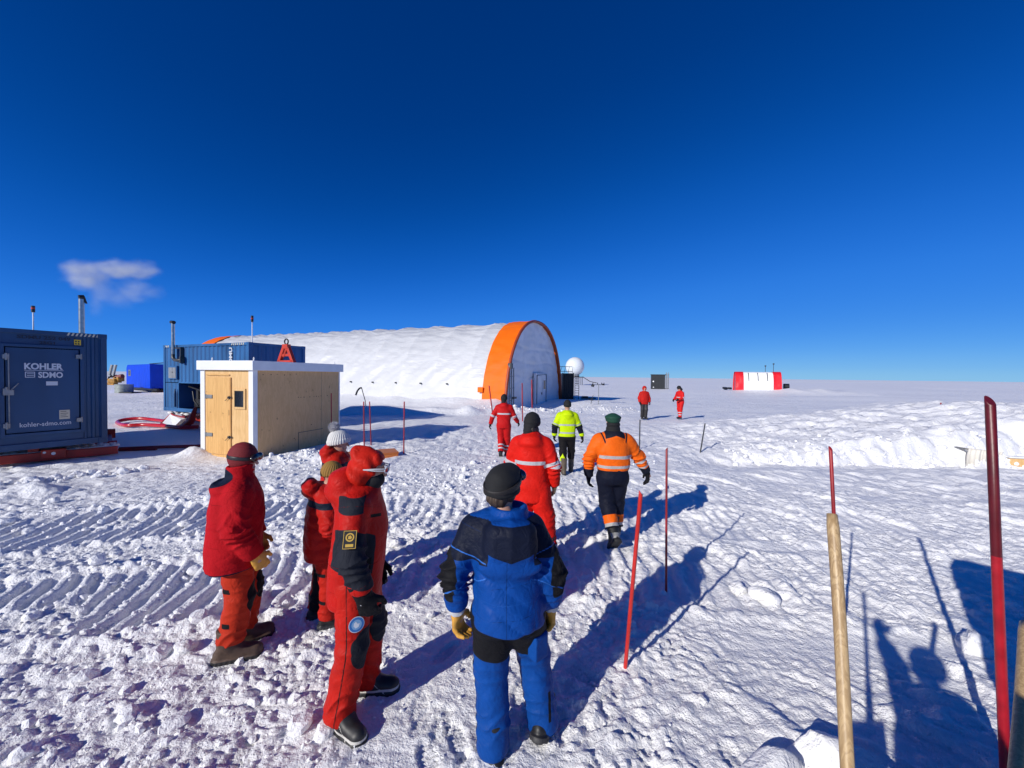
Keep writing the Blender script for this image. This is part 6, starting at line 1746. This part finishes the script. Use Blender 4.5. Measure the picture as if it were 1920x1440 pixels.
# --- coveralls with reflective bands ----------------------------------
def coverall(col, arm_b, body_b, leg_b, name='coverall_red', rough=.55):
    m = mat(name, col, rough, zones=[REFL], **FAB)
    jz = zmax(not_arm(z_band(*body_b)), *[z_arm(s_, *arm_b) for s_ in 'LR'])
    lz = zmax(*[z_leg(s_, a, b) for s_ in 'LR' for a, b in leg_b])
    return m, jz, lz
def crew_red_near():
    m, jz, lz = coverall((.66, .014, .008), (.235, .275), (1.165, 1.21), ((.05, .09),), 'coverall_bright')
    def ex(P, d):
        h = ell(P, (0, -.09, 1.44), (.135, .085, .09)); d = smin(d, h+.004*np.sin(P[:, 2]*70), .05)
        return d
    gz_ = [lambda r, s_: (lambda P: .015-np.abs((P-r.wr[s_])@V3(0, 0, -1)-.02))]
    def hair(r, t, k):
        sdf_mesh('hair', lambda P: smin(ell(P, (0, -.06, -.06), (.08, .06, .07)), rc(P, (.05, .01, -.06), (.06, .03, -.15), .035, .02), .03)+.005*np.sin(P[:, 0]*150), (-.14, -.15, -.2), (.14, .1, .08), .007, mat('hair_dark', (.035, .025, .018), .6), t, k, (), (r.hR, r.head))
    person('person in a bright red coverall and black beanie, just beyond the blue jacket', put(994, 1045), 14, 1.84,
           dict(h=.0095, head=(25, 4, 0), lean=(0, .02), armL=((.08, .0, -.28), (.06, .10, -.50)), armR=((.10, -.02, -.27), (.09, .07, -.52)), footL=(.10, .05, 0, 6, 0), footR=(.24, -.03, 0, 14, 0)),
           [P_jacket('coverall_top', m, [jz], tab=[(.70, .20, .15, -.01), (.92, .205, .16, -.01), (1.08, .205, .16, 0), (1.25, .215, .16, 0), (1.37, .20, .15, -.01), (1.45, .15, .12, -.015), (1.56, .085, .09, -.01)], arm=(.10, .088, .07), seed=41, amp=.012, extra=ex),
            P_trousers(m, [lz], name='coverall_legs', rr=(.14, .122, .105), bot=.06, seed=42, amp=.013),
            P_gloves(mat('glove_work', (.55, .36, .14), .6, zones=[((.03, .028, .025), .6)], noise=.3, nscale=30), 1.2, gz_, curl=32, cuff=.05), P_boots(M_BTB, 1.05, zb_sole), P_mesh(hair),
            P_head('hat', M_HATB, lambda P: smin(beanie(P, -.02, (.098, .118, .128), .15), rc(P, (0, -.05, -.05), (0, -.07, -.09), .075, .07), .03)+.002*np.cos(P[:, 2]*130))])
crew_red_near()
def crew_red_far():
    m, jz, lz = coverall((.50, .010, .011), (.27, .31), (1.20, 1.245), ((.07, .11), (.17, .21)), 'coverall_red')
    def ex(P, d): return smin(d, ell(P, (0, -.085, 1.45), (.12, .075, .075)), .04)
    person('person in a red coverall with silver band walking towards the big tent door', put(944, 857), 6, 1.78,
           dict(h=.013, head=(12, 0, 0), armL=((.13, -.05, -.26), (.20, -.02, -.49)), armR=((.11, .03, -.27), (.20, .15, -.44)), footL=(.06, -.16, .05, 5, 35), footR=(.07, .13, 0, 5, 0)),
           [P_jacket('coverall_top', m, [jz], tab=COVER, arm=(.09, .075, .06), seed=51, amp=.010, extra=ex), P_trousers(m, [lz], name='coverall_legs', rr=(.12, .10, .085), bot=.05, seed=52),
            P_gloves(M_GLB, 1.1), P_boots(M_BTB, 1.0, zb_sole), P_head('hat', M_HATB, lambda P: smin(beanie(P, -.02, (.096, .116, .124), .15), rc(P, (0, -.04, -.05), (0, -.06, -.08), .07, .065), .03), h2=.01)])
crew_red_far()
def crew_yellow():
    Y = (.55, .75, .004)
    m = mat('hi_vis_yellow', Y, .5, zones=[((.42, .44, .44), .4), ((.010, .012, .022), .6)], **FAB)
    bands = zmax(not_arm(z_band(1.165, 1.205)), not_arm(z_band(.975, 1.015)), z_arm('L', .22, .25), z_arm('R', .22, .25))
    darks = zmax(z_arm('L', .26, .46), z_arm('R', .26, .46), z_band(.6, .905))
    trm = mat('trousers_black', (.012, .011, .012), .6, zones=[((.58, .78, .01), .5)], **FAB)
    def ylw(r):
        def f(P):
            return np.minimum(np.minimum(.50-P[:, 2], P[:, 2]-.20), .035+.03*np.sin(P[:, 2]*22)-np.abs(P[:, 0]-r.an['L'][0]+.035))
        return f
    bt = mat('boot_olive', (.10, .075, .05), .6, zones=[((.02, .02, .02), .6)], noise=.3, nscale=14)
    def ex(P, d): return smin(d, ell(P, (0, -.11, 1.42), (.13, .075, .095))+.004*np.sin(P[:, 2]*60), .03)
    person('person in a fluorescent yellow jacket and black trousers, walking away', put(1062, 889), 4, 1.76,
           dict(h=.012, head=(-8, 0, 0), armL=((.11, -.01, -.27), (.12, .04, -.50)), armR=((.11, .0, -.27), (.18, .03, -.51)), footL=(.07, -.10, 0, 5, 0), footR=(.12, .16, .02, 8, 10), twist=-4),
           [P_jacket('jacket', m, [bands, darks], tab=[(.88, .195, .15, -.01), (1.0, .20, .155, 0), (1.12, .205, .155, 0), (1.25, .22, .16, 0), (1.37, .205, .145, -.01), (1.45, .14, .11, -.015), (1.53, .09, .09, -.01)], arm=(.095, .078, .062), seed=61, amp=.010, extra=ex),
            P_trousers(trm, [ylw], rr=(.115, .09, .075), bot=.26, seed=62), P_gloves(M_GLB, 1.15), P_boots(bt, 1.02, zb_sole, h=.38, r0=.062, r1=.075), P_head('hat', M_HATB, lambda P: beanie(P, -.02, (.094, .113, .122), .10), h2=.01)])
crew_yellow()
def crew_orange():
    O = (.86, .135, .008)
    m = mat('hi_vis_orange', O, .5, zones=[((.44, .43, .42), .4), ((.012, .014, .024), .6)], **FAB)
    bands = zmax(not_arm(z_band(1.165, 1.21)), not_arm(z_band(1.035, 1.075)), z_arm('L', .44, .47), z_arm('R', .34, .375), z_arm('R', .43, .46))
    def darks(r):
        gl, gr = arm_s(r, 'L'), arm_s(r, 'R')
        def f(P):
            sl, dl = gl(P); sr, dr = gr(P)
            q = np.maximum(np.minimum(sl-.48, .14-dl), np.minimum(sr-.47, .14-dr))
            q = np.maximum(q, np.minimum(P[:, 2]-1.475+.35*np.abs(P[:, 0]), .135-np.abs(P[:, 0])))
            q = np.maximum(q, np.minimum(np.minimum(.012-np.abs(np.abs(P[:, 0])-.145-.3*(P[:, 2]-1.4)), P[:, 2]-1.33), .09-np.abs(P[:, 1]+.04)))
            return np.maximum(q, 1.005-P[:, 2])
        return f
    trm = mat('trousers_navy', (.008, .010, .022), .6, zones=[(O, .5), ((.42, .41, .40), .4)], **FAB)
    oz = zmax(z_leg('L', .13, .27), z_leg('R', .13, .27)); sz = zmax(z_leg('L', .12, .165), z_leg('R', .12, .165))
    bt = mat('boot_rugged', (.014, .014, .014), .55, zones=[((.30, .30, .29), .6), ((.02, .02, .02), .7)], noise=.3, nscale=20)
    def ex(P, d):
        d = smin(d, ell(P, (0, -.075, 1.45), (.125, .08, .07)), .03)
        return d
    def cap(P):
        d = beanie(P, .015, (.100, .120, .088), .12, (0, -.004, .045)); d = smin(d, smax(ell(P, (0, .0, .075), (.112, .130, .035)), -.2+0*P[:, 0], .01), .02); d = smin(d, rc(P, (-.04, .10, .05), (.04, .10, .05), .035, .035), .02); return d
    person('person in an orange work jacket, green cap and navy trousers, walking away', put(1146, 1020), -2, 1.78,
           dict(h=.0095, head=(4, 0, 0), armL=((.13, -.02, -.27), (.12, .04, -.52)), armR=((.16, .02, -.24), (.30, .05, -.47)), footL=(.03, -.22, .05, 4, 42), footR=(.07, .06, .0, 4, 0), shoulder=.20, hand_bendR=(-.3, 0, -.3)),
           [P_jacket('jacket', m, [bands, darks], tab=[(.96, .205, .16, -.02), (1.03, .215, .165, -.02), (1.12, .225, .17, -.01), (1.25, .24, .17, -.01), (1.37, .225, .155, -.01), (1.45, .15, .12, -.02), (1.53, .10, .10, -.01)], arm=(.104, .088, .066), seed=71, amp=.014, extra=ex),
            P_trousers(trm, [oz, sz], rr=(.125, .105, .095), bot=.16, seed=72, amp=.012, seat=[(.78, .185, .15, -.02), (.90, .21, .165, -.03), (1.0, .20, .155, -.02), (1.06, .19, .15, -.01)]),
            P_gloves(M_GLB, 1.15, curl=24), P_boots(bt, 1.08, [lambda V: np.minimum(np.minimum(.028-np.abs(V[:, 1]+.075), .12-V[:, 2]), V[:, 2]-.05), lambda V: .03-V[:, 2]], h=.33, r0=.065, r1=.08, wide=.056),
            P_head('cap', mat('cap_green', (.006, .055, .030), .75, bump=.4, bscale=80, bdist=.003), cap), P_head('neck_warmer', M_HATB, lambda P: smin(rc(P, (0, -.02, -.03), (0, -.02, -.14), .082, .11), ell(P, (0, -.03, -.02), (.09, .09, .06)), .02)+.003*np.sin(P[:, 2]*110))])
crew_orange()
def crew_plain_a():
    m = mat('jacket_far_red', (.50, .016, .012), .6, **FAB)
    person('far person in a red jacket and dark trousers standing alone on the snow', put(1207, 787), 175, 1.76,
           dict(h=.02, head=(10, 12, 0), armL=((.09, 0, -.28), (.10, .06, -.5)), armR=((.09, 0, -.28), (.08, .06, -.5)), footL=(.08, .03, 0, 8, 0), footR=(.08, -.05, 0, 8, 0)),
           [P_jacket('jacket', m, tab=[(.80, .23, .17, -.01), (.95, .235, .175, -.01), (1.1, .24, .18, 0), (1.3, .235, .165, 0), (1.42, .17, .13, 0), (1.52, .10, .10, 0)], arm=(.10, .088, .07), seed=81),
            P_trousers(mat('trousers_far', (.02, .018, .02), .6), rr=(.12, .095, .085), bot=.05), P_gloves(M_GLB), P_boots(M_BTB, 1.0, zb_sole),
            P_head('hood', m, lambda P: smax(ell(P, (0, -.02, .02), (.118, .13, .14)), -ell(P, (0, .12, -.01), (.075, .08, .09)), .015), h2=.012)])
    m, jz, lz = coverall((.62, .016, .016), (.25, .29), (1.13, 1.18), ((.10, .15), (.22, .27)), 'coverall_far')
    person('far person in a red coverall with silver bands looking down at the snow', put(1275, 787), -110, 1.72,
           dict(h=.02, head=(20, 28, 0), lean=(0, .04), head_off=(0, .06), armL=((.07, .04, -.27), (.0, .24, -.36)), armR=((.07, .04, -.27), (.0, .24, -.40)), footL=(.10, .10, 0, 8, 0), footR=(.08, -.08, 0, 8, 0)),
           [P_jacket('coverall_top', m, [jz], tab=COVER, arm=(.09, .08, .065), seed=91), P_trousers(m, [lz], name='coverall_legs', rr=(.12, .10, .09), bot=.04), P_gloves(M_GLB), P_boots(M_BTB, 1.0, zb_sole),
            P_head('hat', M_HATB, lambda P: smin(beanie(P, -.02, (.096, .116, .124), .15), rc(P, (0, -.05, -.05), (0, -.07, -.1), .075, .075), .03), h2=.012)])
crew_plain_a()
def crew_photographer():
    m = mat('parka_photographer', (.02, .025, .035), .6, **FAB)
    person('person in a dark parka holding a phone up, outside the picture', (.42, -.02, .34), 0, 1.76,
           dict(h=.016, head=(-15, -10, 0), armL=((.10, -.02, .26), (.24, -.05, .50)), armR=((.12, .0, -.26), (.16, .05, -.46)), footL=(.12, 0, 0, 8, 0), footR=(.14, .02, 0, 8, 0)),
           [P_jacket('parka', m, tab=PARKA, arm=(.095, .08, .065), seed=95), P_trousers(mat('trousers_photographer', (.02, .02, .03), .6), rr=(.12, .10, .09), bot=.05), P_gloves(M_GLB), P_boots(M_BTB, 1.0, zb_sole),
            P_head('hat', M_HATB, lambda P: beanie(P, -.02, (.098, .118, .126), .15), h2=.012)])
    t = thing('phone', 'thin black phone held up by the photographer', 'phone', (.0, -.07, 2.33))
    q = MB(); q.box(-.08, .08, -.005, .005, -.04, .04); q.build('casing', M_BLACK, t, .003)
crew_photographer()
